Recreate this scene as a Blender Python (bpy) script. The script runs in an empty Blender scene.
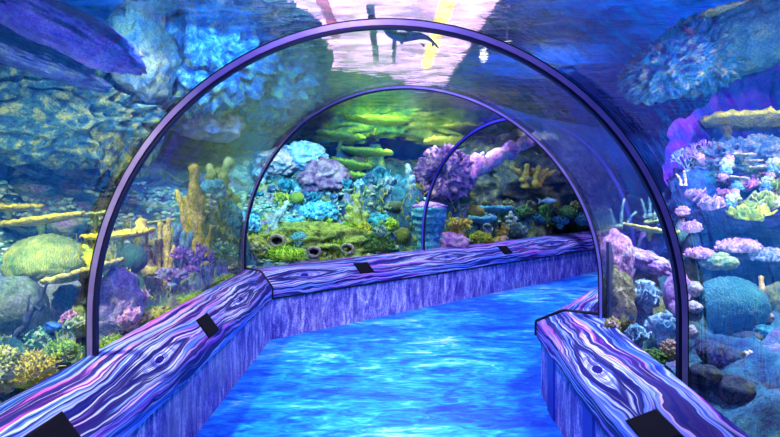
import bpy, bmesh, math, random
import numpy as np
from mathutils import Vector, Matrix
C = bpy.context.scene.collection
RNG = random.Random(7)
PI = math.pi
CZ, F, CX, CY = 1.55, 520.0, 390.0, 190.0      # eye height, focal length in px, horizon point

def at(px, py, Y):
    return ((px - CX) / F * Y, Y, CZ + (CY - py) / F * Y)

# ---------------------------------------------------------------- noise (numpy gradient noise)
_perm = np.random.RandomState(3).permutation(256)
_perm = np.concatenate([_perm, _perm, _perm])
_grad = np.random.RandomState(4).normal(size=(256, 3)); _grad /= np.linalg.norm(_grad, axis=1)[:, None]
def perlin(p):
    p = np.asarray(p, float); i = np.floor(p).astype(int); f = p - i; i &= 255
    u = f * f * f * (f * (f * 6 - 15) + 10)
    def g(dx, dy, dz):
        h = _perm[_perm[_perm[(i[:, 0] + dx) & 255] + ((i[:, 1] + dy) & 255)] + ((i[:, 2] + dz) & 255)] & 255
        return (_grad[h] * (f - (dx, dy, dz))).sum(1)
    L = lambda a, b, t: a + (b - a) * t
    x00 = L(g(0,0,0), g(1,0,0), u[:,0]); x10 = L(g(0,1,0), g(1,1,0), u[:,0])
    x01 = L(g(0,0,1), g(1,0,1), u[:,0]); x11 = L(g(0,1,1), g(1,1,1), u[:,0])
    return L(L(x00, x10, u[:,1]), L(x01, x11, u[:,1]), u[:,2]) * 1.6
def fbm(p, o=4, ridged=False):
    p = np.asarray(p, float); s = np.zeros(len(p)); a = 1.0
    for k in range(o):
        n = perlin(p * 2.03 ** k + 17.3 * k)
        s += a * ((1 - 2 * np.abs(n)) if ridged else n); a *= .5
    return s

# ---------------------------------------------------------------- mesh plumbing
def mk(name, V, Fc, mat, parent=None, smooth=True):
    me = bpy.data.meshes.new(name)
    me.from_pydata([tuple(v) for v in np.asarray(V, float)], [], [tuple(int(i) for i in f) for f in Fc])
    me.validate(); me.update()
    if smooth: me.polygons.foreach_set('use_smooth', [True] * len(me.polygons))
    me.materials.append(mat)
    o = bpy.data.objects.new(name, me); C.objects.link(o)
    if parent is not None: o.parent = parent
    return o
def tag(o, label, cat, group=None, kind=None):
    o['label'] = label; o['category'] = cat
    if group: o['group'] = group
    if kind: o['kind'] = kind
    return o
def empty(name, loc, label, cat, group=None):
    o = bpy.data.objects.new(name, None); C.objects.link(o); o.location = loc; o.empty_display_size = .05
    return tag(o, label, cat, group)
def struct(o, label, cat='structure'):
    o['kind'] = 'structure'; o['label'] = label; o['category'] = cat
    return o
class MB:
    def __init__(s): s.V = []; s.F = []; s.n = 0
    def add(s, V, Fc):
        s.V.append(np.asarray(V, float)); s.F += [tuple(int(i) + s.n for i in f) for f in Fc]; s.n += len(V)
    def build(s, name, mat, parent=None, smooth=True):
        return mk(name, np.concatenate(s.V), s.F, mat, parent, smooth)
_ico = {}
def ico(sub):
    if sub not in _ico:
        bm = bmesh.new(); bmesh.ops.create_icosphere(bm, subdivisions=sub, radius=1)
        _ico[sub] = (np.array([v.co[:] for v in bm.verts]), [tuple(v.index for v in f.verts) for f in bm.faces]); bm.free()
    return _ico[sub]
def rotm(ax=(0,0,1), ang=0): return np.array(Matrix.Rotation(ang, 3, Vector(ax)))
def eul(x, y, z):
    from mathutils import Euler
    return np.array(Euler((x, y, z)).to_matrix())
def lump(r, seed=0, amp=.25, freq=1.6, sub=4, ridged=False, knobs=0, kamp=.2, kw=.35, oct=4):
    v, f = ico(sub); r = np.asarray(r, float)
    d = amp * fbm(v * freq + seed * 3.71, oct, ridged)
    if knobs:
        q = np.random.RandomState(seed + 1).normal(size=(knobs, 3)); q /= np.linalg.norm(q, axis=1)[:, None]
        dd = np.sqrt(((v[:, None] - q[None]) ** 2).sum(2)).min(1)
        d = d + kamp * np.sqrt(np.clip(1 - (dd / kw) ** 2, 0, 1))
    if sub >= 5: d = d + .05 * fbm(v * 7.3 + seed, 3, True) + .018 * fbm(v * 21 + seed, 2)
    return v * (1 + d)[:, None] * r, f
def tube(P, R, seg=8, seed=0, rough=0.0, cap=True):
    P = np.asarray(P, float); n = len(P)
    R = np.ones(n) * R if np.isscalar(R) else np.asarray(R, float)
    T = np.gradient(P, axis=0); T /= np.linalg.norm(T, axis=1)[:, None] + 1e-9
    up = np.array([0, 0, 1.]) if abs(T[0][2]) < .9 else np.array([1., 0, 0])
    V = []
    for k in range(n):
        a = np.cross(T[k], up); a /= np.linalg.norm(a) + 1e-9; b = np.cross(a, T[k]); up = b
        for j in range(seg):
            t = 2 * PI * j / seg; V.append(P[k] + R[k] * (math.cos(t) * a + math.sin(t) * b))
    V = np.array(V)
    if rough:
        c = np.repeat(P, seg, 0); nz = fbm(V * (1.2 / max(R.max(), .004)) * .7 + seed * 5.1, 2)
        V = c + (V - c) * (1 + rough * nz)[:, None]
    Fc = [(k*seg+j, k*seg+(j+1) % seg, (k+1)*seg+(j+1) % seg, (k+1)*seg+j) for k in range(n-1) for j in range(seg)]
    if cap:
        V = np.vstack([V, P[0] - T[0]*R[0]*.3, P[-1] + T[-1]*R[-1]*.7]); m = n*seg
        Fc += [(m, (j+1) % seg, j) for j in range(seg)] + [(m+1, (n-1)*seg+j, (n-1)*seg+(j+1) % seg) for j in range(seg)]
    return V, Fc
def box(lo, hi):
    x0,y0,z0 = lo; x1,y1,z1 = hi
    V = [(x0,y0,z0),(x1,y0,z0),(x1,y1,z0),(x0,y1,z0),(x0,y0,z1),(x1,y0,z1),(x1,y1,z1),(x0,y1,z1)]
    return V, [(0,3,2,1),(4,5,6,7),(0,1,5,4),(1,2,6,5),(2,3,7,6),(3,0,4,7)]
def loft(secs, closed=False):
    """secs: list of sections (n x 3), quads between consecutive sections"""
    n = len(secs[0]); V = np.concatenate([np.asarray(s, float) for s in secs]); Fc = []
    for k in range(len(secs) - 1):
        for j in range(n if closed else n - 1):
            a, b = k*n + j, k*n + (j+1) % n
            Fc.append((a, b, b + n, a + n))
    return V, Fc

# ---------------------------------------------------------------- materials
class NT:
    def __init__(s, m): s.t = m.node_tree; s.n = s.t.nodes; s.l = s.t.links
    def new(s, ty, **kw):
        x = s.n.new(ty)
        for k, v in kw.items(): setattr(x, k, v)
        return x
    def put(s, sock, v):
        if isinstance(v, bpy.types.NodeSocket): s.l.new(v, sock)
        else: sock.default_value = v
    def m(s, op, a, b=0.0, c=0.0, clamp=False):
        x = s.new('ShaderNodeMath', operation=op, use_clamp=clamp)
        for i, v in enumerate((a, b, c)): s.put(x.inputs[i], v)
        return x.outputs[0]
    def noise(s, vec, scale=5, detail=4, rough=.55, dist=0):
        x = s.new('ShaderNodeTexNoise'); s.put(x.inputs['Vector'], vec)
        x.inputs['Scale'].default_value = scale; x.inputs['Detail'].default_value = detail
        x.inputs['Roughness'].default_value = rough; x.inputs['Distortion'].default_value = dist
        return x.outputs[0]
    def ramp(s, fac, stops, interp='LINEAR'):
        x = s.new('ShaderNodeValToRGB'); x.color_ramp.interpolation = interp; e = x.color_ramp.elements
        while len(e) < len(stops): e.new(.5)
        for k, (p, c) in enumerate(stops): e[k].position = p; e[k].color = (*c, 1)
        s.put(x.inputs[0], fac); return x.outputs[0]
    def mix(s, fac, a, b, mode='MIX'):
        x = s.new('ShaderNodeMix', data_type='RGBA', blend_type=mode)
        s.put(x.inputs[0], fac)
        for i, v in ((6, a), (7, b)): s.put(x.inputs[i], (*v, 1) if isinstance(v, tuple) and len(v) == 3 else v)
        return x.outputs[2]
    def maprange(s, v, a, b, c=0., d=1.):
        x = s.new('ShaderNodeMapRange'); s.put(x.inputs[0], v)
        for i, q in enumerate((a, b, c, d)): x.inputs[i+1].default_value = q
        return x.outputs[0]
    def scale3(s, vec, sc):
        x = s.new('ShaderNodeMapping'); s.put(x.inputs[0], vec); x.inputs['Scale'].default_value = sc; return x.outputs[0]
    def bump(s, h, strength=.5, dist=.02):
        x = s.new('ShaderNodeBump'); x.inputs['Strength'].default_value = strength; x.inputs['Distance'].default_value = dist
        s.put(x.inputs['Height'], h); return x.outputs[0]
    def out(s, sh): s.l.new(sh, s.new('ShaderNodeOutputMaterial').inputs[0])
    def pbr(s, col, rough=.8, normal=None, spec=.2, metal=0):
        x = s.new('ShaderNodeBsdfPrincipled'); s.put(x.inputs['Base Color'], col if not isinstance(col, tuple) else (*col, 1))
        s.put(x.inputs['Roughness'], rough); x.inputs['Specular IOR Level'].default_value = spec; x.inputs['Metallic'].default_value = metal
        if normal is not None: s.l.new(normal, x.inputs['Normal'])
        s.out(x.outputs[0]); return x
def newmat(name):
    m = bpy.data.materials.new(name); m.use_nodes = True; m.node_tree.nodes.clear(); return m, NT(m)
_mc = {}
def reef(c1, c2, c3=None, scale=9, bump=.6, fine=55, island=False, name='reef'):
    """mottled growth: two or three pigments in patches, pitted surface"""
    key = (c1, c2, c3, scale, bump, fine, island)
    if key in _mc: return _mc[key]
    m, t = newmat(name); co = t.new('ShaderNodeTexCoord').outputs['Object']
    c3 = c3 or tuple(min(1, x * 1.5 + .03) for x in c2)
    f = t.noise(co, scale, 6, .68)
    col = t.ramp(f, [(.34, c1), (.5, c2), (.64, c3)])
    f2 = t.noise(co, fine, 3, .6)
    col = t.mix(t.maprange(f2, .35, .62), t.mix(1.0, col, (.42, .45, .5), 'MULTIPLY'), col)
    if island:
        g = t.new('ShaderNodeNewGeometry')
        r = g.outputs['Random Per Island']
        col = t.mix(t.m('MULTIPLY', r, .75), col, t.ramp(r, [(0, c1), (.5, c2), (1, c3)]))
    h = t.m('ADD', t.m('MULTIPLY', f2, .5), t.noise(co, scale * 2.2, 4, .6))
    t.pbr(col, .75, t.bump(h, bump, .03), .25)
    _mc[key] = m; return m
def plain(name, col, rough=.6, spec=.3, metal=0):
    m, t = newmat(name); t.pbr(col, rough, None, spec, metal); return m
# ================================================================ plan of the tunnel
S48, C48 = .743, .669                                            # heading after the bend
OL = lambda t: np.array((-1.50 + S48*t, 5.42 + C48*t))           # outer glass foot after the bend
INN = [np.array((1.00, -1.5)), np.array((1.47, 2.60)), np.array((1.42, 3.52)), np.array((2.37, 5.00))]
for t in (4., 9.): INN.append(INN[3] + np.array((S48, C48)) * (t - 1.0))
POLY = [(-1.50, -1.5), (-1.50, 5.42), OL(13), INN[5] + np.array((S48, C48))*4, INN[3], INN[2], INN[1], INN[0]]
POLY = np.array([tuple(p) for p in POLY])
def poly_dist(P):
    """signed distance to the tunnel's footprint, positive outside"""
    d = np.full(len(P), 1e9); ins = np.zeros(len(P), bool); n = len(POLY)
    for i in range(n):
        a, b = POLY[i], POLY[(i+1) % n]; e = b - a
        w = P - a; t = np.clip((w @ e) / (e @ e), 0, 1)
        d = np.minimum(d, np.linalg.norm(w - t[:, None]*e, axis=1))
        c = (a[1] > P[:, 1]) != (b[1] > P[:, 1])
        with np.errstate(divide='ignore', invalid='ignore'):
            ins ^= c & (P[:, 0] < (b[0]-a[0]) * (P[:, 1]-a[1]) / (b[1]-a[1] + 1e-12) + a[0])
    return np.where(ins, -d, d)

# ---------------------------------------------------------------- floor: printed like rippling sea water
m, t = newmat('printed_water_floor')
co = t.new('ShaderNodeTexCoord').outputs['Object']
w1 = t.noise(t.scale3(co, (1.0, 2.3, 1)), 1.1, 6, .62, 1.4)
w2 = t.noise(t.scale3(co, (1.2, 3.6, 1)), 3.2, 5, .65, 2.0)
w3 = t.noise(co, .55, 2, .5)
f = t.m('ADD', t.m('MULTIPLY', w1, .5), t.m('MULTIPLY', w2, .5))
f = t.m('ADD', f, t.m('MULTIPLY', t.m('SUBTRACT', w3, .5), .55))
col = t.ramp(f, [(.37, (.003, .05, .60)), (.45, (.006, .17, .80)), (.52, (.010, .36, .95)), (.575, (.06, .60, 1.0)), (.64, (.55, .92, 1.0))])
t.pbr(col, .35, t.bump(w2, .15, .01), .35)
FLOORM = m
ft = [(-1.35, -1.5), (1.0, -1.5), (1.25, 3.75), (2.2, 5.15), tuple(np.array((2.2, 5.15)) + np.array((S48, C48))*11), tuple(OL(12.5) + np.array((.1, -.12))), (-1.42, 5.42)]
V = [(x, y, 0) for x, y in ft] + [(x, y, -.12) for x, y in ft]; n = len(ft)
struct(mk('floor', V, [tuple(range(n))[::-1], tuple(range(n, 2*n))] + [(i, (i+1) % n, n+(i+1) % n, n+i) for i in range(n)], m, smooth=False), 'glossy blue floor printed like rippling sea water', 'floor')

# ---------------------------------------------------------------- ledges
def wood(name, knots, seed):
    m, t = newmat(name)
    sep = t.new('ShaderNodeSeparateXYZ'); uvn = t.new('ShaderNodeUVMap'); t.l.new(uvn.outputs[0], sep.inputs[0])
    u, v = sep.outputs[0], sep.outputs[1]
    wv = t.new('ShaderNodeCombineXYZ'); t.put(wv.inputs[0], t.m('MULTIPLY', u, 1.1)); t.put(wv.inputs[1], t.m('MULTIPLY', v, 2.6)); wv.inputs[2].default_value = seed
    wob = t.m('MULTIPLY', t.m('SUBTRACT', t.noise(wv.outputs[0], 1.6, 3, .5), .5), .16)
    f = t.m('ADD', v, wob); eye = None
    for (u0, v0) in knots:
        du = t.m('DIVIDE', t.m('SUBTRACT', u, u0), .42); dv = t.m('DIVIDE', t.m('SUBTRACT', v, v0), .062)
        r = t.m('ADD', t.m('ABSOLUTE', du), t.m('POWER', t.m('ABSOLUTE', dv), 1.5))      # lens shaped eye
        e = t.m('EXPONENT', t.m('MULTIPLY', t.m('MULTIPLY', du, du), -1.1))
        sg = t.m('SIGN', dv)
        f = t.m('SUBTRACT', f, t.m('MULTIPLY', t.m('MULTIPLY', sg, e), t.m('MULTIPLY', .06, t.m('EXPONENT', t.m('MULTIPLY', t.m('ABSOLUTE', dv), -.5)))))
        ins = t.m('LESS_THAN', r, 1.0)
        du2 = t.m('DIVIDE', t.m('SUBTRACT', u, u0), .17)
        rr = t.m('SQRT', t.m('ADD', t.m('MULTIPLY', du2, du2), t.m('MULTIPLY', dv, dv)))
        eye = (r, rr, ins) if eye is None else (t.m('MINIMUM', eye[0], r), t.m('MINIMUM', eye[1], rr), t.m('MAXIMUM', eye[2], ins))
    def grain(su, sv, z, det=3, rough=.6):
        c = t.new('ShaderNodeCombineXYZ'); t.put(c.inputs[0], t.m('MULTIPLY', u, su)); t.put(c.inputs[1], t.m('MULTIPLY', f, sv)); c.inputs[2].default_value = z + seed
        return t.noise(c.outputs[0], 1, det, rough)
    g1 = grain(.7, 44, 1, 2, .5); g2 = grain(.45, 12, 5, 2); g3 = grain(1.3, 95, 9, 2, .5); g4 = grain(.5, 21, 13, 2, .5)
    base = t.ramp(g2, [(.30, (.02, .04, .48)), (.42, (.04, .17, .80)), (.48, (.20, .36, .92)), (.54, (.62, .08, .66)), (.61, (.07, .05, .55)), (.74, (.14, .42, .90))])
    pale = t.ramp(g3, [(.43, (.06, .10, .62)), (.485, (.40, .50, .95)), (.53, (1.0, .98, 1.0))])
    # paler figure round the knots
    near = None
    for (u0, v0) in knots:
        a = t.m('DIVIDE', t.m('SUBTRACT', u, u0), .62); b = t.m('DIVIDE', t.m('SUBTRACT', v, v0), .12)
        q = t.m('EXPONENT', t.m('MULTIPLY', t.m('ADD', t.m('MULTIPLY', a, a), t.m('MULTIPLY', b, b)), -1.0))
        near = q if near is None else t.m('MAXIMUM', near, q)
    col = t.mix(t.m('ADD', t.m('MULTIPLY', near, .68), t.m('MULTIPLY', t.maprange(g3, .52, .58), .38)), base, pale)
    ln = t.maprange(g1, .50, .545)                                 # dark grain lines
    ln = t.m('MAXIMUM', ln, t.m('MULTIPLY', t.maprange(g4, .55, .58), t.maprange(g4, .66, .62)))
    col = t.mix(t.m('MULTIPLY', ln, .95), col, (.006, .006, .15))
    # eye: dark rim, rings, dark heart
    rim = t.m('MULTIPLY', t.maprange(eye[0], .62, .78), t.maprange(eye[0], 1.12, .98))
    col = t.mix(t.m('MULTIPLY', rim, .9), col, (.012, .010, .16))
    ring = t.m('GREATER_THAN', t.m('SINE', t.m('MULTIPLY', t.m('ADD', eye[1], t.m('MULTIPLY', g1, .5)), 11)), .35)
    inner = t.m('LESS_THAN', eye[0], .62)
    col = t.mix(t.m('MULTIPLY', t.m('MULTIPLY', ring, inner), .6), col, (.10, .12, .55))
    col = t.mix(t.m('LESS_THAN', eye[1], .30), col, (.015, .012, .2))
    t.pbr(col, .6, t.bump(g1, .2, .006), .12)
    return m
m, t = newmat('stone_skirt'); co = t.new('ShaderNodeTexCoord').outputs['Object']
rot = t.new('ShaderNodeMapping'); t.put(rot.inputs[0], co); rot.inputs['Rotation'].default_value = (.5, .6, 0); rot.inputs['Scale'].default_value = (3, 3, .8)
n1 = t.noise(rot.outputs[0], 4.5, 7, .72, .6); n2 = t.noise(co, 2.2, 3, .5); n3 = t.noise(co, 60, 3, .6)
col = t.ramp(t.m('ADD', t.m('MULTIPLY', n1, .75), t.m('MULTIPLY', n3, .25)), [(.40, (.05, .035, .32)), (.47, (.17, .13, .50)), (.53, (.34, .27, .66)), (.60, (.80, .70, .90))])
col = t.mix(t.maprange(n2, .5, .68), col, t.mix(.5, col, (.32, .30, .42)))
t.pbr(col, .7, t.bump(n1, .35, .02), .2); STONE = m
BLACK = plain('black_plate', (.003, .003, .008), .6, .08)
TRIM = plain('black_trim', (.004, .004, .012), .5, .3)
POST = plain('blue_post', (.03, .03, .42), .5, .3)

def ledge(name, label, stations, zb, plates, knots, seed, posts=(), trim_start=False, trim_end=False, underline=False):
    """stations: (front xy, back xy) along the length; zb: height of the back edge"""
    F0 = [np.array(s[0], float) for s in stations]; K0 = [np.array(s[1], float) for s in stations]
    root = empty(name, (*F0[0], 0), label, 'ledge')
    base = np.array((*F0[0], 0.))
    prof = [(-.08, .42), (-.09, .435), (-.09, .53), (-.08, .545), (.34, zb - .038), (.42, zb - .022), (1.0, zb), (1.0, .40)]
    def sec(f, k):
        return [np.array((*(f + (k - f) * w), z)) - base for w, z in prof]
    L = [0.]
    for a, b in zip(K0[:-1], K0[1:]): L.append(L[-1] + np.linalg.norm(b - a))
    # densify
    fs, ks, us = [], [], []
    for i in range(len(F0) - 1):
        m_ = max(2, int((L[i+1] - L[i]) / .25))
        for j in range(m_ + (1 if i == len(F0) - 2 else 0)):
            q = j / m_; fs.append(F0[i] + (F0[i+1]-F0[i])*q); ks.append(K0[i] + (K0[i+1]-K0[i])*q); us.append(L[i] + (L[i+1]-L[i])*q)
    secs = [sec(f, k) for f, k in zip(fs, ks)]
    V, Fc = loft(secs, closed=True); n = len(prof); nv = len(secs)
    Fc += [tuple(range(n)), tuple((nv-1)*n + j for j in range(n))[::-1]]
    cap = mk('cap', V, Fc, wood('painted_wood_grain', knots, seed), root, smooth=False)
    vs = [0.]
    for a, b in zip(secs[0][:-1], secs[0][1:]): vs.append(vs[-1] + np.linalg.norm(b - a))
    uvl = cap.data.uv_layers.new(name='UVMap')
    for p in cap.data.polygons:
        idx = [cap.data.loops[li].vertex_index for li in p.loop_indices]
        wrap = len({i % n for i in idx} & {0, n-1}) == 2 and len(idx) == 4
        for li, vi in zip(p.loop_indices, idx):
            vv = vs[vi % n]
            if wrap and vi % n == 0: vv = vs[-1] + .4
            uvl.data[li].uv = (us[vi // n], vv)
    # skirt: plinth under the cap
    sk = [(0., 0.), (0., .425), (.9, .425), (.9, 0.)]
    V, Fc = loft([[np.array((*(f + (k-f)*w), z)) - base for w, z in sk] for f, k in zip(fs, ks)], closed=True)
    Fc += [(0, 1, 2, 3), tuple((nv-1)*4 + j for j in range(4))[::-1]]
    mk('skirt', V, Fc, STONE, root, smooth=False)
    def pos(u):
        i = max(j for j in range(len(us)) if us[j] <= u + 1e-6); i = min(i, len(us) - 2)
        q = (u - us[i]) / (us[i+1] - us[i]); return fs[i] + (fs[i+1]-fs[i])*q, ks[i] + (ks[i+1]-ks[i])*q
    for u, ln, w0, w1 in plates:
        quad = []
        for uu in (u - ln/2, u + ln/2):
            f, k = pos(uu)
            for w in (w0, w1):
                z = .545 + (w + .08) / .42 * (zb - .038 - .545)
                quad.append(np.array((*(f + (k-f)*w), z)) - base)
        nrm = np.cross(quad[1]-quad[0], quad[2]-quad[0]); nrm /= np.linalg.norm(nrm); nrm *= np.sign(nrm[2])
        q = [quad[0], quad[2], quad[3], quad[1]]; ce = sum(q) / 4
        V = [p - nrm*.01 for p in q] + [p + nrm*.006 for p in q] + [ce + (p - ce)*.9 + nrm*.009 for p in q]
        Fc = [(0,1,2,3)] + [(i, (i+1) % 4, 4+(i+1) % 4, 4+i) for i in range(4)] + [(4+i, 4+(i+1) % 4, 8+(i+1) % 4, 8+i) for i in range(4)] + [(8,9,10,11)]
        o = mk('cover_plate', V, Fc, BLACK, root, smooth=False); o['label'] = 'black plate set into the wooden cap'
    for i, flag in ((0, trim_start), (-1, trim_end)):
        if flag:
            path = [np.array((*(fs[i] + (ks[i]-fs[i])*w), z + .003)) - base for w, z in prof[1:7]]
            V, Fc = tube(path, .014, 6); o = mk('joint_trim', V, Fc, TRIM, root); o['label'] = 'black strip over the cap joint'
    if underline:
        V, Fc = loft([[np.array((*(f + (k-f)*w), z)) - base for w, z in ((-.095, .437), (-.095, .418), (-.02, .418), (-.02, .437))] for f, k in zip(fs, ks)], closed=True)
        o = mk('shadow_gap_strip', V, Fc, TRIM, root, smooth=False); o['label'] = 'black strip for the shadow gap under the front edge'  # dark strip put in for the shade of the gap under the cap
    for u, ln in posts:
        f0, k0 = pos(u - ln/2); f1, k1 = pos(u + ln/2)
        q = [f0, f1, f1 + (k1-f1)*-.045, f0 + (k0-f0)*-.045]
        V = [np.array((*p, z)) - base for z in (0, .42) for p in q]
        o = mk('post', V, [(0,1,2,3),(4,7,6,5)] + [(i, (i+1) % 4, 4+(i+1) % 4, 4+i) for i in range(4)], POST, root, smooth=False); o['label'] = 'plain blue upright on the skirt'
    return root
ledge('ledge', 'long wood-grained ledge on a violet stone skirt, ending at the mitred bend', [((-1.2, -1.5), (-1.5, -1.5)), ((-1.24, 5.37), (-1.5, 5.42))], .728,
      [(6.92 - 1.79, .21, -.05, .29), (6.92 - 3.45, .21, -.05, .29), (6.92 - 5.1, .21, -.05, .29)], [(6.92 - 2.54, .225), (6.92 - 4.2, .225), (6.92 - .95, .225)], 1, trim_end=True)
Fa, Ka = np.array((-1.24, 5.37)), np.array((-1.5, 5.42)); D2 = np.array((3.87 + 1.24, 9.83 - 5.37)); D2 /= np.linalg.norm(D2)
ledge('ledge', 'wood-grained ledge running away along the outside of the bend, three black plates', [(Fa, Ka), (Fa + D2*12, OL(12))], .728,
      [(1.28, .21, -.04, .30), (4.07, .22, -.04, .30), (7.05, .24, -.04, .30)], [(.46, .225), (2.75, .225), (5.4, .225)], 4, underline=True)
RF = lambda y: np.array((1.147 - .0826*(3.95 - y), y)); RK = lambda y: np.array((1.446 - .1084*(3.58 - y), y))
ledge('ledge', 'shorter wood-grained ledge with blue uprights, its mitred end cutting into the blue floor', [(RF(-1.5), RK(-1.5)), (RF(3.95), RK(3.58))], .69,
      [(3.37, .22, .0, .335), (1.75, .22, -.05, .29)], [(4.02, .20), (2.5, .20)], 8, posts=[(4.75, .16), (3.95, .16), (3.15, .16)], trim_end=True)
ledge('ledge', 'stub of ledge turning the inner corner behind the second arch', [(RF(3.95), RK(3.58)), ((2.05, 5.20), (2.30, 5.02)), ((2.05 + S48*6, 5.2 + C48*6), (2.30 + S48*6, 5.02 + C48*6))], .69, [], [(3.2, .3)], 12)

# ---------------------------------------------------------------- arches and acrylic
ZS, HT = .91, 1.485
def arch_curve(L, R, grow=0., n=56, zfoot=.40, ht=HT, k=2.0):
    L = np.array(L, float); R = np.array(R, float); c = (L + R) / 2; h = (R - L) / 2; hl = np.linalg.norm(h); d = h / hl
    pts = [np.array((*(c - d*(hl + grow)), zfoot))]
    pts.append(np.array((*(c - d*(hl + grow)), (ZS + zfoot) / 2)))
    for i in range(n + 1):
        a = PI - PI * i / n
        pts.append(np.array((*(c + d*(hl + grow)*math.cos(a)), ZS + (ht + grow)*math.sin(a))))
    pts.append(np.array((*(c + d*(hl + grow)), (ZS + zfoot) / 2)))
    pts.append(np.array((*(c + d*(hl + grow)), zfoot)))
    return np.array(pts)
A = [((-1.5, -1.5), INN[0]), ((-1.505, 2.6), (1.478, 2.6)), ((-1.52, 5.40), (1.43, 3.50)), (OL(2.62), INN[3]), (OL(6.2), INN[4]), (OL(11.2), INN[5])]
HTS = [1.485, 1.487, 1.515, 1.49, 1.485, 1.485]
m, t = newmat('clear_acrylic')
lw = t.new('ShaderNodeLayerWeight'); lw.inputs[0].default_value = .5
fac = t.m('ADD', .022, t.m('MULTIPLY', t.m('POWER', lw.outputs['Facing'], 3.6), .95), clamp=True)
tr = t.new('ShaderNodeBsdfTransparent'); tr.inputs[0].default_value = (.90, .95, 1.0, 1)
co = t.new('ShaderNodeTexCoord').outputs['Object']
gl = t.new('ShaderNodeBsdfGlossy'); gl.inputs['Roughness'].default_value = .06; gl.inputs['Color'].default_value = (.9, .95, 1, 1)
t.l.new(t.bump(t.noise(t.scale3(co, (1, 1, .10)), 9, 3, .55), .6, .02), gl.inputs['Normal'])
mx = t.new('ShaderNodeMixShader'); t.put(mx.inputs[0], fac); t.l.new(tr.outputs[0], mx.inputs[1]); t.l.new(gl.outputs[0], mx.inputs[2]); t.out(mx.outputs[0])
ACR = m
wl = ['clear acrylic tunnel shell this side of the first arch', 'clear acrylic tunnel shell between the first and second arches', 'clear acrylic tunnel shell past the bend up to the thin arch', 'clear acrylic tunnel shell beyond the thin arch', 'clear acrylic tunnel shell at the far end of the tunnel']
for i in range(5):
    secs = []
    for q in np.linspace(0, 1, 7):
        L = np.array(A[i][0])*(1-q) + np.array(A[i+1][0])*q; R = np.array(A[i][1])*(1-q) + np.array(A[i+1][1])*q
        secs.append(arch_curve(L, R, .012, ht=HTS[i]*(1-q) + HTS[i+1]*q))
    V, Fc = loft(secs)
    struct(mk('window_%d' % (i + 1), V, Fc, ACR), wl[i], 'window')
m, t = newmat('arch_metal'); co = t.new('ShaderNodeTexCoord').outputs['Object']
t.pbr(t.ramp(t.noise(co, 6, 3), [(.3, (.40, .28, .74)), (.7, (.56, .44, .86))]), .38, None, .5, .55); ARCHM = m
GASK = plain('arch_gasket', (.010, .008, .05), .5, .3)
def arch_frame(label, L, R, w, dep, ht, mat=None):
    """a U channel bent round the tunnel: pale cover strip, dark gaskets inside and outside it"""
    L = np.array(L, float); R = np.array(R, float); d = (R - L) / np.linalg.norm(R - L); nrm = np.array((-d[1], d[0], 0.))
    if nrm[1] < 0: nrm = -nrm
    c = np.array((*((L + R) / 2), 0))
    root = empty('arch_frame', c, label, 'arch')
    def band(g0, g1, n0, n1):
        a = arch_curve(L, R, g0, ht=ht) - c; b = arch_curve(L, R, g1, ht=ht) - c
        return loft([[p + nrm*n0, p + nrm*n1, q + nrm*n1, q + nrm*n0] for p, q in zip(a, b)], closed=True)
    o = mk('cover_strip', *band(-w*.62, w*.02, -dep/2, dep/2), mat or ARCHM, root, smooth=False); o['label'] = 'pale violet metal face'
    o = mk('inner_gasket', *band(-w, -w*.58, -dep*.42, dep*.42), GASK, root, smooth=False); o['label'] = 'dark inner edge'
    o = mk('outer_gasket', *band(0, w*.2, -dep*.46, dep*.46), GASK, root, smooth=False); o['label'] = 'dark outer edge'
    return root
arch_frame('wide metal arch spanning the tunnel before the bend', *A[1], .042, .036, HTS[1])
r2 = arch_frame('slimmer arch standing over the mitred joints of the bend', *A[2], .026, .03, HTS[2])
q2 = np.array((*((np.array(A[2][0]) + np.array(A[2][1])) / 2), 0.)); e2 = np.array((.54, .84, 0.)); n2 = np.array((.84, -.54, 0.)); p2 = np.array((1.455, 3.50, 0.)) - q2
V = [p2 + e2*a + n2*b + (0, 0, zz) for zz, w in ((.40, .32), (.95, .27), (1.20, .05)) for a, b in ((0, 0), (w, 0), (w, .02), (0, .02))]
Fc = [(0, 1, 2, 3), (8, 11, 10, 9)] + [(k*4+i, k*4+(i+1) % 4, k*4+4+(i+1) % 4, k*4+4+i) for k in (0, 1) for i in range(4)]
o = mk('foot_plate', V, Fc, plain('foot_plate', (.006, .03, .07), .4, .4), r2, smooth=False); o['label'] = 'dark tapering plate behind the foot of the arch'
arch_frame('thin blue arch rising from the outer ledge beyond the bend', *A[3], .040, .03, HTS[3], plain('blue_arch', (.10, .08, .75), .4, .4))
# ================================================================ makers of reef things
MOUNDS = []
GROW_Y = None
# pigments
YEL = (.62, .52, .04); YGR = (.36, .50, .03); LIME = (.30, .62, .04); GRN = (.06, .28, .06); OLV = (.16, .20, .04)
TEAL = (.03, .30, .32); CYAN = (.06, .45, .62); SKY = (.30, .62, .85); BLUE = (.03, .10, .55); NAVY = (.01, .025, .16)
PURP = (.22, .06, .50); LILA = (.50, .36, .78); PINK = (.78, .40, .68); CREAM = (.80, .72, .58); WHITE = (.82, .80, .86)
BRN = (.22, .12, .06); DARK = (.02, .03, .06); GREY = (.20, .24, .28); ORG = (.70, .34, .10); SLATE = (.06, .10, .18); PALE = (.55, .68, .50)
def R3(*c, **k): return reef(*c, **k)
BARE = False
def mound(x, y, z, r=.08):
    if not BARE: MOUNDS.append((x, y, z, r))
def base_of(px, py, Y, dz=0): 
    x, y, z = at(px, py, Y); return np.array((x, y, z + dz))

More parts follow.
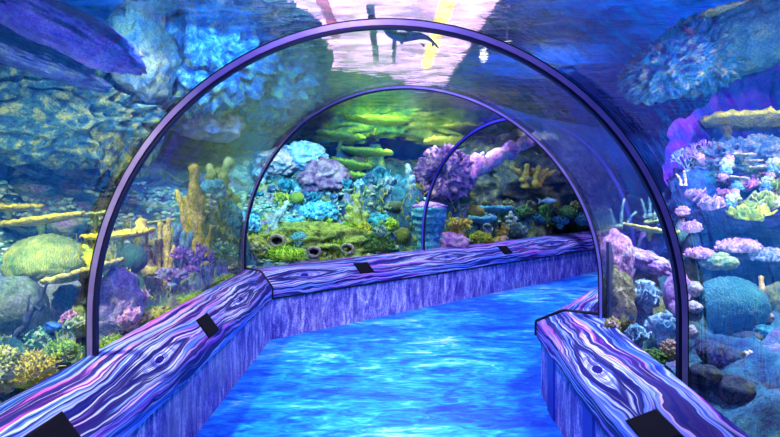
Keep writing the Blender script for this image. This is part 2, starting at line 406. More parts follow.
def boulder(name, label, cat, px, py, Y, hw, hh, mat, seed=0, amp=.22, freq=1.5, sub=4, deep=None, ridged=False, knobs=0, kamp=.2, kw=.35, rot=0, group=None, ground=True, tilt=0):
    """centre and half extents in px at depth Y; one lumpy mesh"""
    s = Y / F; c = np.array(at(px, py, Y)); d = deep or (hw + hh) / 2
    v, f = lump((hw*s, d*s, hh*s), seed, amp, freq, sub, ridged, knobs, kamp, kw)
    if tilt: v = v @ rotm((0, 1, 0), tilt).T
    if rot: v = v @ rotm((0, 0, 1), rot).T
    o = mk(name, v, f, mat); o.location = c; tag(o, label, cat, group)
    if ground: mound(c[0], c[1], c[2] - hh*s*.72, min(hw, d)*s*.5)
    return o

def table_coral(label, px, py, Y, hw, col=YEL, under=OLV, tilt=0, th=.030, stem=.22, deep=None, seed=0, group=None, rimcol=None, wob=.16, lean=0, foot=0):
    """thin plate on a stem; py is the rim line"""
    s = Y / F; c = np.array(at(px, py, Y)); rx = hw*s; ry = (deep or hw*.7)*s
    root = empty('table_coral', c - (0, 0, stem), label, 'coral', group); off = np.array((0, 0, stem))
    N = 56; th_ = np.linspace(0, 2*PI, N, endpoint=False)
    rad = 1 + wob*fbm(np.c_[np.cos(th_)*1.6, np.sin(th_)*1.6, np.full(N, seed*2.3)], 4)
    M = rotm((0, 1, 0), tilt) @ rotm((1, 0, 0), lean)
    V, rings = [], 9
    def ring(q, z): return np.c_[np.cos(th_)*rad*rx*q, np.sin(th_)*rad*ry*q, np.full(N, z)]
    prof = [(.12, -.9), (.35, -.75), (.6, -.55), (.82, -.3), (.97, -.05), (1.0, .3), (.96, .5), (.8, .42), (.6, .30), (.35, .2), (.12, .12)]
    V = [ring(q, z*th*1.6) for q, z in prof]; V = [x + np.c_[np.zeros((N, 2)), .35*th*fbm(x*22 + seed, 3)] for x in V]
    V, Fc = loft(V, closed=True); m_ = len(prof); Fc += [tuple(range(N))[::-1], tuple((m_-1)*N + j for j in range(N))]
    mk('plate', V @ M.T + off, Fc, R3(under, tuple(.5*(a+b) for a, b in zip(under, col)), col, scale=14), root)
    P = ring(.985, .28*th*1.6); P = P + np.c_[np.zeros((N, 2)), .5*th*fbm(P*26 + seed, 2)]
    P = np.vstack([P, P[:2]]); V, Fc = tube(P, th*.55*(1 + .5*fbm(P*30 + seed, 2)), 7, seed, .35, cap=False)
    o = mk('rim', V @ M.T + off, Fc, R3(tuple(x*.7 for x in col), rimcol or col, scale=20), root); o['label'] = 'bright growing edge of the plate'
    sx = rx*.12*seed % .05; P = [off + M @ np.array((0, 0, -th*.8)), np.array((sx + foot*s, .01, stem*.45)), np.array((foot*s - sx, 0, -.03))]
    if foot: P[0] = P[0] + (foot*s, 0, 0)
    V, Fc = tube(np.array([P[0]*(1-q)**2 + 2*q*(1-q)*P[1] + q*q*P[2] for q in np.linspace(0, 1, 7)]), np.array((.30, .2, .15, .14, .16, .2, .26))*min(rx, ry, .35)*.8, 9, seed, .25)
    mk('stem', V, Fc, R3(under, OLV, GRN, scale=14), root)
    mound(c[0] + foot*s, c[1], c[2] - stem, .05)
    return root

def finger_coral(label, px, py, Y, fingers, mat, r=.03, seed=0, group=None, name='finger_coral', base=True, rough=.3, cat='coral', basemat=None):
    """fingers: (top px, top py, dY); base at px, py"""
    b = np.array(at(px, py, Y)); rs = np.random.RandomState(seed); root = empty(name, b, label, cat, group)
    for k, (tx, ty, *q) in enumerate(fingers):
        dY = q[0] if q else (rs.rand()-.5)*.15; rr = r*(q[1] if len(q) > 1 else 1)
        tpt = np.array(at(tx, ty, Y + dY)) - b
        foot = np.array((tpt[0]*.55 if abs(tpt[0]) < .3 else tpt[0]*.3, tpt[1]*.6, -.03)); n = 16
        P = np.array([foot*(1-u) + tpt*u + np.array((tpt[0]*.18*math.sin(u*PI)*(-1), 0, 0)) for u in np.linspace(0, 1, n)])
        P[:, :2] += .35*rr*np.c_[fbm(P*9 + seed + k, 2), fbm(P*9 + 7 + seed + k, 2)]
        V, Fc = tube(P, rr*np.linspace(1.15, .72, n)*(1 + .22*np.sin(np.linspace(0, 19, n) + k)), 9, seed + k, rough)
        mk('branch', V, Fc, mat, root)
    if base:
        v, f = lump((r*2.6, r*2.4, r*1.6), seed, .3, 2, 3); mk('base', v + (0, 0, -r*.2), f, basemat or mat, root)
    mound(b[0], b[1], b[2] - r*.4, r*2)
    return root

def staghorn(label, px, py, Y, rpx, mat, seed=0, n=9, depth=3, thick=.10, flat=.9, up=.6, group=None, name='staghorn_coral', cat='coral'):
    """bushy branching coral, one mesh of forking branches over a base"""
    s = Y / F; b = np.array(at(px, py, Y)); R = rpx*s; rs = np.random.RandomState(seed + 50); mb = MB()
    root = empty(name, b, label, cat, group)
    def grow(p, d, ln, r, k):
        q = p + d*ln; mid = (p + q)/2 + rs.normal(size=3)*ln*.08
        V, Fc = tube([p, mid, q], [r, r*.9, r*.7], 6); mb.add(V, Fc)
        if k > 0:
            for _ in range(2 + (rs.rand() < .45)):
                e = d + rs.normal(size=3)*.55 + (0, 0, .12); e /= np.linalg.norm(e); grow(q, e, ln*.72, r*.72, k-1)
    for i in range(n):
        a = 2*PI*i/n + rs.rand()*.6; d = np.array((math.cos(a)*flat, math.sin(a)*flat*.8, up + rs.rand()*.6)); d /= np.linalg.norm(d)
        grow(d*R*.12, d, R*.40, R*thick, depth - 1)
    mb.build('branches', mat, root)
    v, f = lump((R*.35, R*.32, R*.22), seed, .3, 2, 3); mk('base', v, f, mat, root)
    mound(b[0], b[1], b[2] - R*.1, R*.3); return root

def leafy(label, px, py, Y, rpx, mat, seed=0, n=14, group=None, name='lettuce_coral', squash=1.0, ruffle=.28, cat='coral', leaf=.62):
    """rosette of ruffled upright leaves with thickness"""
    s = Y / F; c = np.array(at(px, py, Y)); R = rpx*s; rs = np.random.RandomState(seed + 9)
    b = c - (0, 0, R*.7*squash); root = empty(name, b, label, cat, group)
    for i in range(n):
        mb = MB()
        a = 2*PI*i/n*2.4 + rs.rand(); el = .25 + 1.15*rs.rand(); out = np.array((math.cos(a)*math.cos(el), math.sin(a)*math.cos(el), math.sin(el)*squash))
        side = np.array((-math.sin(a), math.cos(a), 0)) + rs.normal(size=3)*.25; side /= np.linalg.norm(side); nn = np.cross(out, side); nn /= np.linalg.norm(nn)
        ln = R*(.9 + .35*rs.rand()); wd = R*leaf*(.7 + .5*rs.rand()); nu, nv = 7, 9; G = []
        for u in np.linspace(0, 1, nu):
            for v in np.linspace(-1, 1, nv):
                w = wd*(.25 + .75*math.sin(min(1, u*1.15)*PI*.55))
                G.append(out*ln*u*(1 - .22*v*v) + side*w*v + nn*(ruffle*R*u*math.sin(v*5 + i) + .16*R*u*u))
        G = np.array(G) + fbm(np.array(G)*14/R*.2 + i, 2)[:, None]*nn*R*.06
        G = G + np.array((0, 0, R*.25*squash)) + rs.normal(size=3)*R*.1; tk = R*.035
        V = np.vstack([G + nn*tk, G - nn*tk]); K = nu*nv; Fc = []
        for x in range(nu-1):
            for y in range(nv-1):
                q = (x*nv+y, x*nv+y+1, (x+1)*nv+y+1, (x+1)*nv+y); Fc += [q, tuple(K+z for z in q[::-1])]
        bd = [y for y in range(nv)] + [x*nv+nv-1 for x in range(1, nu)] + [(nu-1)*nv+y for y in range(nv-2, -1, -1)] + [x*nv for x in range(nu-2, 0, -1)]
        Fc += [(bd[j], K+bd[j], K+bd[(j+1) % len(bd)], bd[(j+1) % len(bd)]) for j in range(len(bd))]
        mb.add(V, Fc); mb.build('leaf', mat, root)
    v, f = lump((R*.42, R*.4, R*.5*squash), seed, .25, 2, 3); mk('base', v + (0, 0, R*.15), f, mat, root)
    mound(b[0], b[1], b[2], R*.3); return root

def tufty(label, px, py, Y, rx, rz, mat, seed=0, n=160, group=None, name='soft_coral_bush', size=.16, cat='soft coral', blades=False):
    """dome of little lobes grown together on a core"""
    s = Y / F; c = np.array(at(px, py, Y)); A_, B_ = rx*s, rz*s; rs = np.random.RandomState(seed + 3); mb = MB()
    v, f = lump((A_*.8, A_*.7, B_*.8), seed, .2, 2, 3); mb.add(v, f)
    for i in range(n):
        d = rs.normal(size=3); d /= np.linalg.norm(d)
        if d[2] < -.35: d[2] *= -1
        if d[1] > .3 and rs.rand() < .6: d[1] *= -1
        k = .78 + .2*rs.rand() + .12*perlin(np.array([d*2.2 + seed]))[0]; p = d*np.array((A_, A_*.85, B_))*k
        z = size*min(A_, B_)*(.6 + .8*rs.rand())
        if blades:
            e = d + rs.normal(size=3)*.5 + (0, 0, .5); e /= np.linalg.norm(e)
            V, Fc = tube([p - e*z*.5, p + e*z*.6, p + e*z*1.5 + rs.normal(size=3)*z*.3], [z*.30, z*.26, z*.16], 5); mb.add(V, Fc)
        else:
            v, f = ico(1); q = v*np.array((1.25, 1.1, .75))*z*(1 + .25*rs.normal(size=len(v)))[:, None]
            mb.add(q @ eul(*(rs.rand(3)*3)).T + p, f)
    o = mb.build(name, mat); o.location = c; tag(o, label, cat, group)
    mound(c[0], c[1], c[2] - B_*.75, A_*.4); return o

def fan_coral(label, px, py, Y, hpx, mat, seed=0, spread=1.0, group=None, thick=.02, name='fan_coral', twist=.3):
    s = Y / F; b = np.array(at(px, py, Y)); H = hpx*s; rs = np.random.RandomState(seed + 30); mb = MB()
    root = empty(name, b, label, 'coral', group); sd = np.array((math.cos(twist), math.sin(twist), 0)); upv = np.array((0, 0, 1.)); nv = np.cross(sd, upv)
    def grow(p, a, ln, r, k):
        d = sd*math.sin(a) + upv*math.cos(a) + nv*rs.normal()*.12; q = p + d*ln
        V, Fc = tube([p, (p+q)/2 + rs.normal(size=3)*ln*.06, q], [r, r*.85, r*.72], 6); mb.add(V, Fc)
        if k: 
            for w in (-.42, .05, .45): 
                if rs.rand() < .9: grow(q, a + w*spread + rs.normal()*.12, ln*.74, r*.74, k-1)
    for a in (-.75, -.25, .2, .7): grow(np.zeros(3), a*spread, H*.34, H*thick*1.6, 3)
    mb.build('fan', mat, root)
    v, f = lump((H*.14, H*.12, H*.1), seed, .3, 2, 3); mk('holdfast', v, f, mat, root)
    mound(b[0], b[1], b[2], H*.1); return root

def brain_coral(label, px, py, Y, hw, hh, c1, c2, seed=0, group=None, name='brain_coral', scale=26, tilt=0):
    s = Y / F; c = np.array(at(px, py, Y)); v, f = lump((hw*s, hw*s*.95, hh*s), seed, .06, 1.3, 5)
    g = fbm(v*5.5 + seed, 3); v = v*(1 + .022*np.abs(np.sin(g*9)))[:, None]
    if tilt: v = v @ rotm((0, 1, 0), tilt).T
    key = ('brain', c1, c2, scale)
    if key not in _mc:
        m, t = newmat('brain_coral_skin'); co = t.new('ShaderNodeTexCoord').outputs['Object']
        w = t.new('ShaderNodeTexWave'); w.inputs['Scale'].default_value = scale; w.inputs['Distortion'].default_value = 9; w.inputs['Detail'].default_value = 3; w.inputs['Detail Scale'].default_value = 2.2
        t.l.new(co, w.inputs[0]); n = t.noise(co, 8, 4, .6)
        col = t.mix(t.maprange(n, .35, .65), c1, c2); col = t.mix(t.m('MULTIPLY', w.outputs[1], .55), t.mix(1.0, col, (.45, .5, .5), 'MULTIPLY'), col)
        t.pbr(col, .65, t.bump(w.outputs[1], .8, .015), .3); _mc[key] = m
    o = mk(name, v, f, _mc[key]); o.location = c; tag(o, label, 'coral', group)
    mound(c[0], c[1], c[2] - hh*s*.8, hw*s*.5); return o
# ================================================================ reef behind the long ledge
ym = R3((.24, .19, .04), (.50, .44, .08), (.74, .62, .20), scale=16); yg = R3(GRN, YGR, YEL, scale=14); lime = R3(GRN, LIME, YGR, scale=12, island=True)
tealm = R3(NAVY, TEAL, CYAN, scale=10); bluebush = R3(TEAL, CYAN, SKY, scale=12, island=True); rockm = R3(SLATE, GREY, OLV, scale=5)
tealrock = R3(NAVY, TEAL, (.10, .36, .26), scale=4); mossrock = R3((.008, .03, .20), (.05, .22, .24), (.50, .54, .14), scale=8); purplerock = R3(PURP, LILA, PINK, scale=7)
creamm = R3(PURP, PINK, CREAM, scale=10); palebl = R3((.12, .36, .55), SKY, (.75, .92, .95), scale=12); pinkm = R3((.42, .26, .56), PINK, WHITE, scale=9)
brain_coral('big round yellow-green brain coral below the stacked plate corals', 47, 263, 4.0, 36, 27, (.10, .24, .08), (.40, .44, .10), 2)
boulder('knobby_coral', 'knobby lime coral lump touching the side of the big brain coral', 'coral', 82, 262, 4.1, 14, 15, yg, 5, knobs=40, kamp=.2, kw=.3)
table_coral('small yellow plate coral, topmost of the stack near the picture edge', 8, 207, 5.0, 30, seed=1, stem=.2)
table_coral('long yellow plate coral right above the big brain coral', 40, 220, 4.7, 37, seed=2, stem=.25, tilt=-.14)
table_coral('thin pale plate coral passing behind the wide arch', 94, 214, 5.4, 26, (.5, .55, .16), seed=3, stem=.25, tilt=-.10, th=.02)
table_coral('yellow plate coral crossed by the foot of the wide arch', 118, 235, 4.4, 34, seed=4, stem=.28, tilt=-.08)
table_coral('tilted cream-yellow plate coral lowest in the stack', 82, 273, 3.45, 37, (.66, .60, .16), seed=5, stem=.2, tilt=-.27, th=.028)
table_coral('sliver-thin green plate coral beside the yellow posts', 158, 222, 5.3, 18, (.42, .52, .10), seed=6, stem=.25, tilt=-.12, th=.016)
brain_coral('dark teal ball coral beside the yellow posts', 133, 259, 4.2, 12.5, 13.5, (.02, .10, .12), (.06, .26, .20), 7, name='ball_coral')
finger_coral('stout yellow post coral with a blunt twin top', 142, 268, 4.6, [(141, 221, 0, 1.3), (147, 245, .05), (135, 240, .05, .8)], ym, .055, 1, name='post_coral')
finger_coral('thicket of thin yellow-green finger coral', 163, 292, 4.7, [(151, 250), (157, 240), (160, 223), (166, 226), (170, 232), (175, 246), (147, 262), (169, 219)], ym, .028, 2)
finger_coral('pale bluish finger coral clump', 182, 272, 4.9, [(174, 224), (179, 226), (184, 232), (188, 238), (192, 232), (172, 246)], R3(TEAL, (.12, .32, .50), (.34, .52, .62), scale=12), .03, 3)
finger_coral('tallest lumpy yellow pillar coral', 196, 252, 5.2, [(194, 167, 0, 1.2), (186, 198, -.02, .8), (181, 204, 0, .7), (201, 196, .02, .8), (177, 190, 0, .55)], ym, .06, 4, name='pillar_coral', rough=.45)
finger_coral('olive pillar coral with three tops behind the tallest pillar', 216, 205, 6.1, [(209, 166), (219, 170), (229, 160), (224, 178)], R3(OLV, (.28, .34, .10), (.5, .5, .2), scale=12), .07, 5, name='pillar_coral', rough=.45)
finger_coral('green forked coral with upturned tips like a cactus', 201, 262, 4.9, [(200, 222, 0, .8), (212, 226, 0, .8), (207, 240), (194, 240)], ym, .03, 6, name='forked_coral')
staghorn('spiky violet staghorn coral in front of the yellow pillars', 192, 268, 4.5, 26, R3(BLUE, PURP, LILA, scale=14), 1, 12)
staghorn('pink and blue branching coral at the foot of the finger thicket', 172, 285, 4.2, 20, R3(PURP, LILA, CYAN, scale=16), 2, 11)
staghorn('teal twiggy coral between the pillars and the second arch', 218, 262, 5.2, 24, R3(NAVY, TEAL, PALE, scale=14), 3, 12)
tufty('blue-green bushy coral next to the foot of the second arch', 228, 226, 6.0, 15, 24, R3(NAVY, TEAL, CYAN, scale=12, island=True), 4, 160)
leafy('bright blue leafy coral under the olive pillars', 215, 190, 5.8, 14, R3(BLUE, CYAN, SKY, scale=10), 5, 12)
brain_coral('small round lime coral left of the second arch', 234, 199, 6.2, 6, 5, (.3, .45, .05), (.55, .62, .12), 9, name='ball_coral')
leafy('white-edged little leaf coral below the blue leafy coral', 211, 203, 5.6, 6, R3(TEAL, PALE, WHITE, scale=10), 6, 8)
boulder('rock', 'grey-blue rock under the tilted plate coral', 'rock', 58, 305, 3.7, 34, 24, R3(SLATE, GREY, (.14, .24, .34), scale=5), 11, ridged=True, amp=.16)
boulder('rock', 'mottled dim boulder beneath the big brain coral', 'rock', 8, 312, 3.2, 30, 32, R3(SLATE, (.10, .18, .12), GREY, scale=6), 12, ridged=True, amp=.14)
boulder('rock', 'pinkish pitted rock just inside the foot of the wide arch', 'rock', 119, 302, 3.6, 17, 30, R3((.12, .16, .30), LILA, CREAM, scale=9), 13, amp=.25, knobs=30, kamp=.14)
leafy('cream and pink leaf coral behind the wide arch foot, on the ledge side', 132, 318, 3.3, 14, creamm, 7, 13)
leafy('small green and cream leaf coral in front of the arch foot', 80, 325, 3.0, 13, R3(GRN, PALE, CREAM, scale=12), 8, 13)
leafy('purple and cream leaf coral under the grey-blue rock', 68, 318, 3.2, 9, R3(PURP, PINK, CREAM, scale=12), 9, 10)
tufty('golden yellow soft coral in the corner by the long ledge', 34, 372, 2.55, 24, 20, R3((.36, .32, .03), (.74, .66, .03), (.9, .85, .12), scale=18, island=True), 5, 420, size=.11, blades=True)
tufty('olive-cream soft coral at the bottom corner of the reef', 4, 372, 2.5, 18, 26, R3(OLV, YGR, CREAM, scale=18, island=True), 6, 300, size=.11)
tufty('lime soft coral beside the golden one', 63, 352, 2.8, 17, 13, lime, 7, 300, size=.12, blades=True)
tufty('teal soft coral behind the golden one', 40, 340, 3.0, 14, 12, R3(TEAL, (.10, .42, .30), PALE, scale=14, island=True), 8, 200, size=.13)
tufty('lime moss clump on the ledge side of the arch foot', 112, 345, 3.0, 14, 10, lime, 9, 220, size=.13, blades=True)
tufty('lime algae clump along the ledge near the bend', 226, 284, 5.0, 20, 9, lime, 10, 240, size=.16, blades=True)
tufty('lime algae clump along the ledge below the violet staghorn', 190, 300, 4.3, 24, 9, lime, 11, 260, size=.15, blades=True)
tufty('yellow-green algae clump along the ledge under the finger thicket', 152, 318, 3.8, 22, 11, R3(GRN, YGR, YEL, scale=14, island=True), 12, 260, size=.15)
leafy('pale rose leaf coral beside the yellow-green algae', 140, 300, 3.8, 12, creamm, 10, 12)
boulder('rock', 'bright blue little rock in shadow before the teal soft coral', 'rock', 52, 327, 3.0, 9, 5, R3(BLUE, (.04, .2, .7), scale=8), 14)
# bare branch
b0 = np.array(at(14, 340, 2.9)); root = empty('bare_branch', b0, 'dark bare forked branch lying against the dim boulder', 'branch')
def seg(a, b, r0, r1, nm):
    a = np.array(at(*a)) - b0; b = np.array(at(*b)) - b0; P = np.array([a*(1-u) + b*u + np.array((0, 0, .012*math.sin(u*9))) for u in np.linspace(0, 1, 10)])
    V, Fc = tube(P, np.linspace(r0, r1, 10), 7, 3, .2); mk(nm, V, Fc, R3(DARK, (.03, .05, .12), scale=9), root)
seg((14, 340, 2.9), (34, 310, 2.95), .020, .014, 'limb'); seg((34, 310, 2.95), (48, 284, 3.0), .013, .006, 'twig'); seg((33, 309, 2.95), (47, 307, 2.9), .011, .005, 'twig'); seg((24, 325, 2.92), (30, 296, 3.0), .010, .005, 'twig')
mound(b0[0], b0[1], b0[2], .05)
# mirror image of the reef overhead, modelled as solid rock
boulder('mirrored_slab', 'surface reflection modelled as a long violet rock slab overhead', 'rock', 66, 30, 4.5, 78, 22, R3((.10, .08, .62), (.26, .20, .86), (.42, .36, .92), scale=3.5), 21, amp=.16, sub=5, deep=70, tilt=.44, ground=False)
boulder('mirrored_slab', 'surface reflection modelled as a dark lower lip under the violet slab', 'rock', 26, 56, 5.2, 70, 13, R3(NAVY, (.10, .14, .55), (.20, .30, .42), scale=4), 22, amp=.2, sub=5, deep=80, tilt=.36, ground=False)
boulder('mirrored_rock', 'surface reflection modelled as a broad mossy rock face above the dark blue gap', 'rock', 52, 118, 6.2, 72, 34, mossrock, 23, amp=.34, freq=3.0, sub=5, deep=60, ground=False, ridged=True)
boulder('mirrored_rock', 'surface reflection modelled as yellow-mossed rock ending in a point beside the wide arch', 'rock', 124, 112, 6.4, 22, 46, R3(NAVY, (.14, .24, .12), (.60, .60, .10), scale=9), 24, amp=.32, freq=3.2, sub=5, deep=40, ground=False, ridged=True)
boulder('mirrored_rock', 'surface reflection modelled as a grey-green rounded rock by the violet slab tip', 'rock', 145, 52, 6.0, 26, 44, R3((.06, .16, .30), (.20, .28, .24), (.40, .42, .20), scale=6), 25, amp=.2, sub=5, deep=50, ground=False)
boulder('rock', 'surface reflection modelled as a blue-grey streaked crag over the wide arch', 'rock', 205, 40, 7.2, 46, 48, R3((.006, .04, .24), (.04, .20, .42), (.36, .50, .20), scale=9), 26, amp=.42, freq=3.2, sub=5, deep=60, ground=False, ridged=True)
boulder('rock', 'surface reflection modelled as a pink-grey rock inside the wide arch', 'rock', 208, 122, 8.0, 34, 17, R3((.06, .12, .30), (.28, .24, .38), (.42, .36, .34), scale=4), 27, amp=.25, sub=5, deep=40, ground=False)
boulder('rock', 'surface reflection modelled as a teal crag above the second arch', 'rock', 266, 64, 9.0, 40, 36, R3((.006, .04, .24), (.02, .18, .36), (.16, .42, .24), scale=6), 28, amp=.42, freq=3.2, sub=5, deep=60, ground=False, ridged=True)
# ================================================================ reef outside the bend
def bank(label, px, py, Y, hw, hh, mat, seed, **k): return boulder('reef_rock', label, 'rock', px, py, Y, hw, hh, mat, seed, **{**dict(amp=.3, freq=2.1, sub=5, ridged=True), **k})
bank('teal rock bank riddled with hollows behind the second arch', 285, 190, 9.8, 46, 26, R3(NAVY, TEAL, PALE, scale=5), 31, knobs=26, kamp=-.25, kw=.3)
bank('shadowed teal rock bank in the middle of the far reef', 388, 216, 9.6, 36, 28, R3(NAVY, (.02, .18, .20), TEAL, scale=4), 32)
bank('green-brown rock bank low behind the far ledge', 300, 246, 7.6, 56, 18, R3((.03, .08, .03), (.22, .34, .06), (.46, .58, .10), scale=15), 33, knobs=18, kamp=-.2, kw=.25)
bank('pink-brown ledge rock with a dark hollow', 322, 178, 9.0, 20, 14, R3((.08, .04, .16), (.34, .20, .30), (.56, .44, .40), scale=5), 34, knobs=8, kamp=-.35, kw=.5)
bank('cream-pink rock just inside the curve of the second arch', 277, 163, 9.0, 15, 10, R3(TEAL, (.50, .40, .42), CREAM, scale=6), 35)
bank('blue rock with pale crest inside the second arch', 303, 157, 9.2, 18, 11, palebl, 36)
rs_ = np.random.RandomState(77)
for i in range(14):
    px = 250 + i*10.5 + rs_.rand()*6; py = 172 + rs_.rand()*34 - (i > 9)*4; Y = 8.9 - (py - 172)*.022
    leafy('small teal leaf coral among the hollow rocks past the second arch', px, py, Y, 6 + rs_.rand()*3.5, (tealm, palebl, R3(NAVY, (.05, .2, .3), PALE, scale=10))[i % 3], 80 + i, 7, group='small leaf corals past the second arch')
for i in range(10):
    px = 262 + i*14 + rs_.rand()*8; py = 226 + rs_.rand()*14; Y = 7.3 + rs_.rand()*.4
    tufty('small mossy tuft coral on the green bank past the second arch', px, py, Y, 6 + rs_.rand()*4, 5 + rs_.rand()*2, (lime, yg, R3(NAVY, TEAL, PALE, scale=12, island=True))[i % 3], 110 + i, 70, name='tuft_coral', size=.25, cat='coral', group='small tuft corals past the second arch', blades=i % 2 == 0)
finger_coral('pale leaning branch coral rising from the lime algae', 262, 246, 7.2, [(288, 202, .1, 1.1), (270, 226, -.1, .8), (277, 212, .05, .7)], R3(TEAL, PALE, (.6, .7, .62), scale=12), .05, 12, name='branch_coral')
bs = [('sky-blue bushy coral nearest the second arch foot', 246, 226, 7.0, 14, 13), ('cyan bushy coral beside the leaning branch coral', 290, 228, 7.6, 18, 10), ('cyan bushy coral above the hollow in the green bank', 318, 214, 8.2, 20, 12), ('small cyan bushy coral just over the lime carpet', 299, 241, 7.0, 9, 8), ('dim blue bushy coral right of the lime tree coral', 376, 232, 8.2, 16, 18)]
for i, (lb, px, py, Y, rx, rz) in enumerate(bs): tufty(lb, px, py, Y, rx, rz, bluebush if i < 4 else R3(NAVY, TEAL, CYAN, scale=9, island=True), 20 + i, 220, size=.17, group='bushy corals of the far reef')
brain_coral('round lime coral at the top of the leaning branch', 297, 198, 8.2, 7, 6, (.26, .46, .04), (.5, .66, .08), 12, name='ball_coral')
leafy('yellow-green leaf coral beside the round lime coral', 281, 197, 8.2, 9, R3(OLV, YGR, YEL, scale=8), 13, 10)
tufty('brightest lime algae carpet at the start of the far ledge', 285, 256, 6.6, 22, 9, R3(GRN, LIME, (.5, .8, .06), scale=10, island=True), 26, 320, size=.17, blades=True)
tufty('lime algae clump beside a dark cave mouth', 335, 250, 7.2, 22, 10, lime, 27, 260, size=.17, blades=True)
tufty('dark green algae clump along the far ledge', 378, 246, 7.4, 20, 10, R3(DARK, GRN, OLV, scale=10, island=True), 28, 240, size=.17, blades=True)
tufty('yellowish algae clump in front of the second arch foot', 254, 250, 6.4, 13, 14, R3(OLV, YGR, PALE, scale=10, island=True), 29, 220, size=.16)
for i, (lb, px, py, Y, hw) in enumerate([('dark round cave mouth with a pale rim below the cyan bushes', 277, 241, 6.75, 7), ('dark cave mouth in the lime algae bank', 314, 252, 6.7, 6), ('dark cave mouth close to the first plate of the far ledge', 347, 249, 7.0, 6)]):
    s = Y/F; c = np.array(at(px, py, Y)); root = empty('tube_sponge', c, lb, 'sponge', 'cave mouths of the far reef')  # cave holes of the bank, built as rimmed funnels
    a = np.linspace(0, 2*PI, 25)[:-1]; tt = np.r_[a, a[:2]]
    V, Fc = tube(np.c_[np.cos(tt)*hw*s, 0*tt, np.sin(tt)*hw*s*.75], hw*s*.26, 8, i, .25, cap=False); mk('rim', V, Fc, R3(OLV, (.45, .36, .40), PALE, scale=10), root)
    secs = [np.c_[np.cos(a)*hw*s*q, 0*a + d, np.sin(a)*hw*s*.75*q] for q, d in ((1.1, 0), (1.0, .12), (.75, .25), (.1, .33))]
    V, Fc = loft(secs, closed=True); Fc.append(tuple(3*24 + j for j in range(24))); mk('hollow', V, Fc, R3((.006, .004, .02), (.02, .01, .05), scale=8), root)  # near-black lining puts the cave's shade into the colour
    mound(c[0], c[1] + .1, c[2] - hw*s, .1)
finger_coral('knobbly lime tree coral standing in the middle of the far reef', 357, 243, 7.8, [(357, 196, 0, 1.1), (349, 207), (364, 214), (352, 222), (368, 226), (346, 229), (360, 203)], R3(GRN, YGR, PALE, scale=10), .075, 14, name='tree_coral', rough=.6)
finger_coral('lower lime tree coral beside the lime algae', 333, 246, 7.6, [(330, 220), (337, 226), (325, 231), (341, 234)], R3(GRN, LIME, YGR, scale=10), .065, 15, name='tree_coral', rough=.6)
finger_coral('dim green tree coral in front of the shadowed bank', 384, 246, 7.8, [(382, 222), (389, 226), (377, 229)], R3(GRN, (.10, .32, .12), YGR, scale=10), .065, 16, name='tree_coral', rough=.6)
leafy('dull teal leaf coral half way up the shadowed bank', 378, 185, 9.6, 20, tealm, 17, 14); leafy('teal leaf coral beside the blue gap of open water', 405, 190, 9.4, 16, tealm, 18, 13)
brain_coral('dim olive mound coral on the shadowed bank', 396, 207, 8.6, 9, 6, (.10, .22, .12), (.24, .36, .14), 19, name='mound_coral')
brain_coral('lime mound coral beside the blue honeycomb column', 403, 236, 7.9, 7, 8, (.20, .34, .06), (.44, .52, .10), 20, name='mound_coral')
for i, (lb, px, py, Y, hw, tl) in enumerate([('broad lime plate coral at the crest of the far reef', 366, 152, 11.0, 24, .08), ('lime plate coral under the broad one', 352, 164, 10.6, 18, .2), ('lime plate coral above the broad one', 340, 136, 11.2, 22, .12), ('short green plate coral lowest on the crest', 358, 176, 10.4, 12, .1), ('ochre plate coral behind the purple rock', 448, 141, 11.4, 22, -.05), ('green plate coral high behind the broad lime one', 375, 121, 12, 30, .05), ('muted green plate coral high behind the ochre one', 470, 128, 12, 26, .03)]):
    table_coral(lb, px, py, Y, hw, (.42, .70, .05) if i not in (4, 6) else (.60, .54, .14), YGR if i not in (4, 6) else (.34, .34, .10), tilt=tl, th=.07, stem=.28, seed=10 + i, deep=hw*.8, group='plate corals on the far crest')
for a_ in [('surface reflection modelled as a lime-mossed rock face over the far reef', 330, 112, 12.6, 66, 22, R3((.01, .06, .20), (.10, .34, .05), (.48, .66, .06), scale=2.6), 45), ('surface reflection modelled as an ochre and green rock face behind the slanting arm', 484, 124, 12.8, 62, 18, R3((.02, .05, .10), (.16, .26, .06), (.44, .40, .14), scale=2.6), 46)]:
    bank(*a_, ground=False, amp=.35, freq=3, deep=24)  # solid rock put in for rippled reflections in the water surface
# purple rock with its arm
c = np.array(at(445, 174, 8.4)); s = 8.4/F; root = empty('purple_rock', c, 'large purple-pink rock with holes and a long slanting arm', 'rock')
v, f = lump((20.5*s, 19*s, 19.5*s), 47, .34, 2.3, 6, True, 6, -.45, .36); mk('body', v, f, R3((.03, .012, .16), (.26, .12, .42), (.80, .48, .56), scale=7, fine=30, bump=1.0), root)
for hx, hy, hr in ((449, 178, 3.6), (428, 160, 2.8), (458, 160, 2.6), (437, 190, 2.4)):
    dx, dz = (hx - 445)/27, (174 - hy)/26; v, f = lump((hr*s, 2.5*s, hr*.75*s), hx, .2, 2, 3)
    mk('hollow', v + np.array(((hx - 445)*s, -25*s*math.sqrt(max(.05, 1 - dx*dx - dz*dz)), (174 - hy)*s)), f, R3((.006, .002, .02), (.03, .01, .06), scale=8), root)  # near-black lumps put the shade of holes onto the rock
P = np.array([np.array(at(*p)) - c for p in [(462, 178, 8.4), (480, 166, 8.5), (498, 157, 8.6), (515, 148, 8.7), (534, 139, 8.8)]]); P = np.array([P[int(i)]*(1-(i % 1)) + P[min(4, int(i)+1)]*(i % 1) for i in np.linspace(0, 4, 40)])
V, Fc = tube(P, .15*(1 + .25*np.sin(np.linspace(0, 30, 40)))*np.linspace(1.1, .7, 40), 16, 4, .5); mk('arm', V, Fc, R3(PURP, PINK, WHITE, scale=5, fine=25), root)
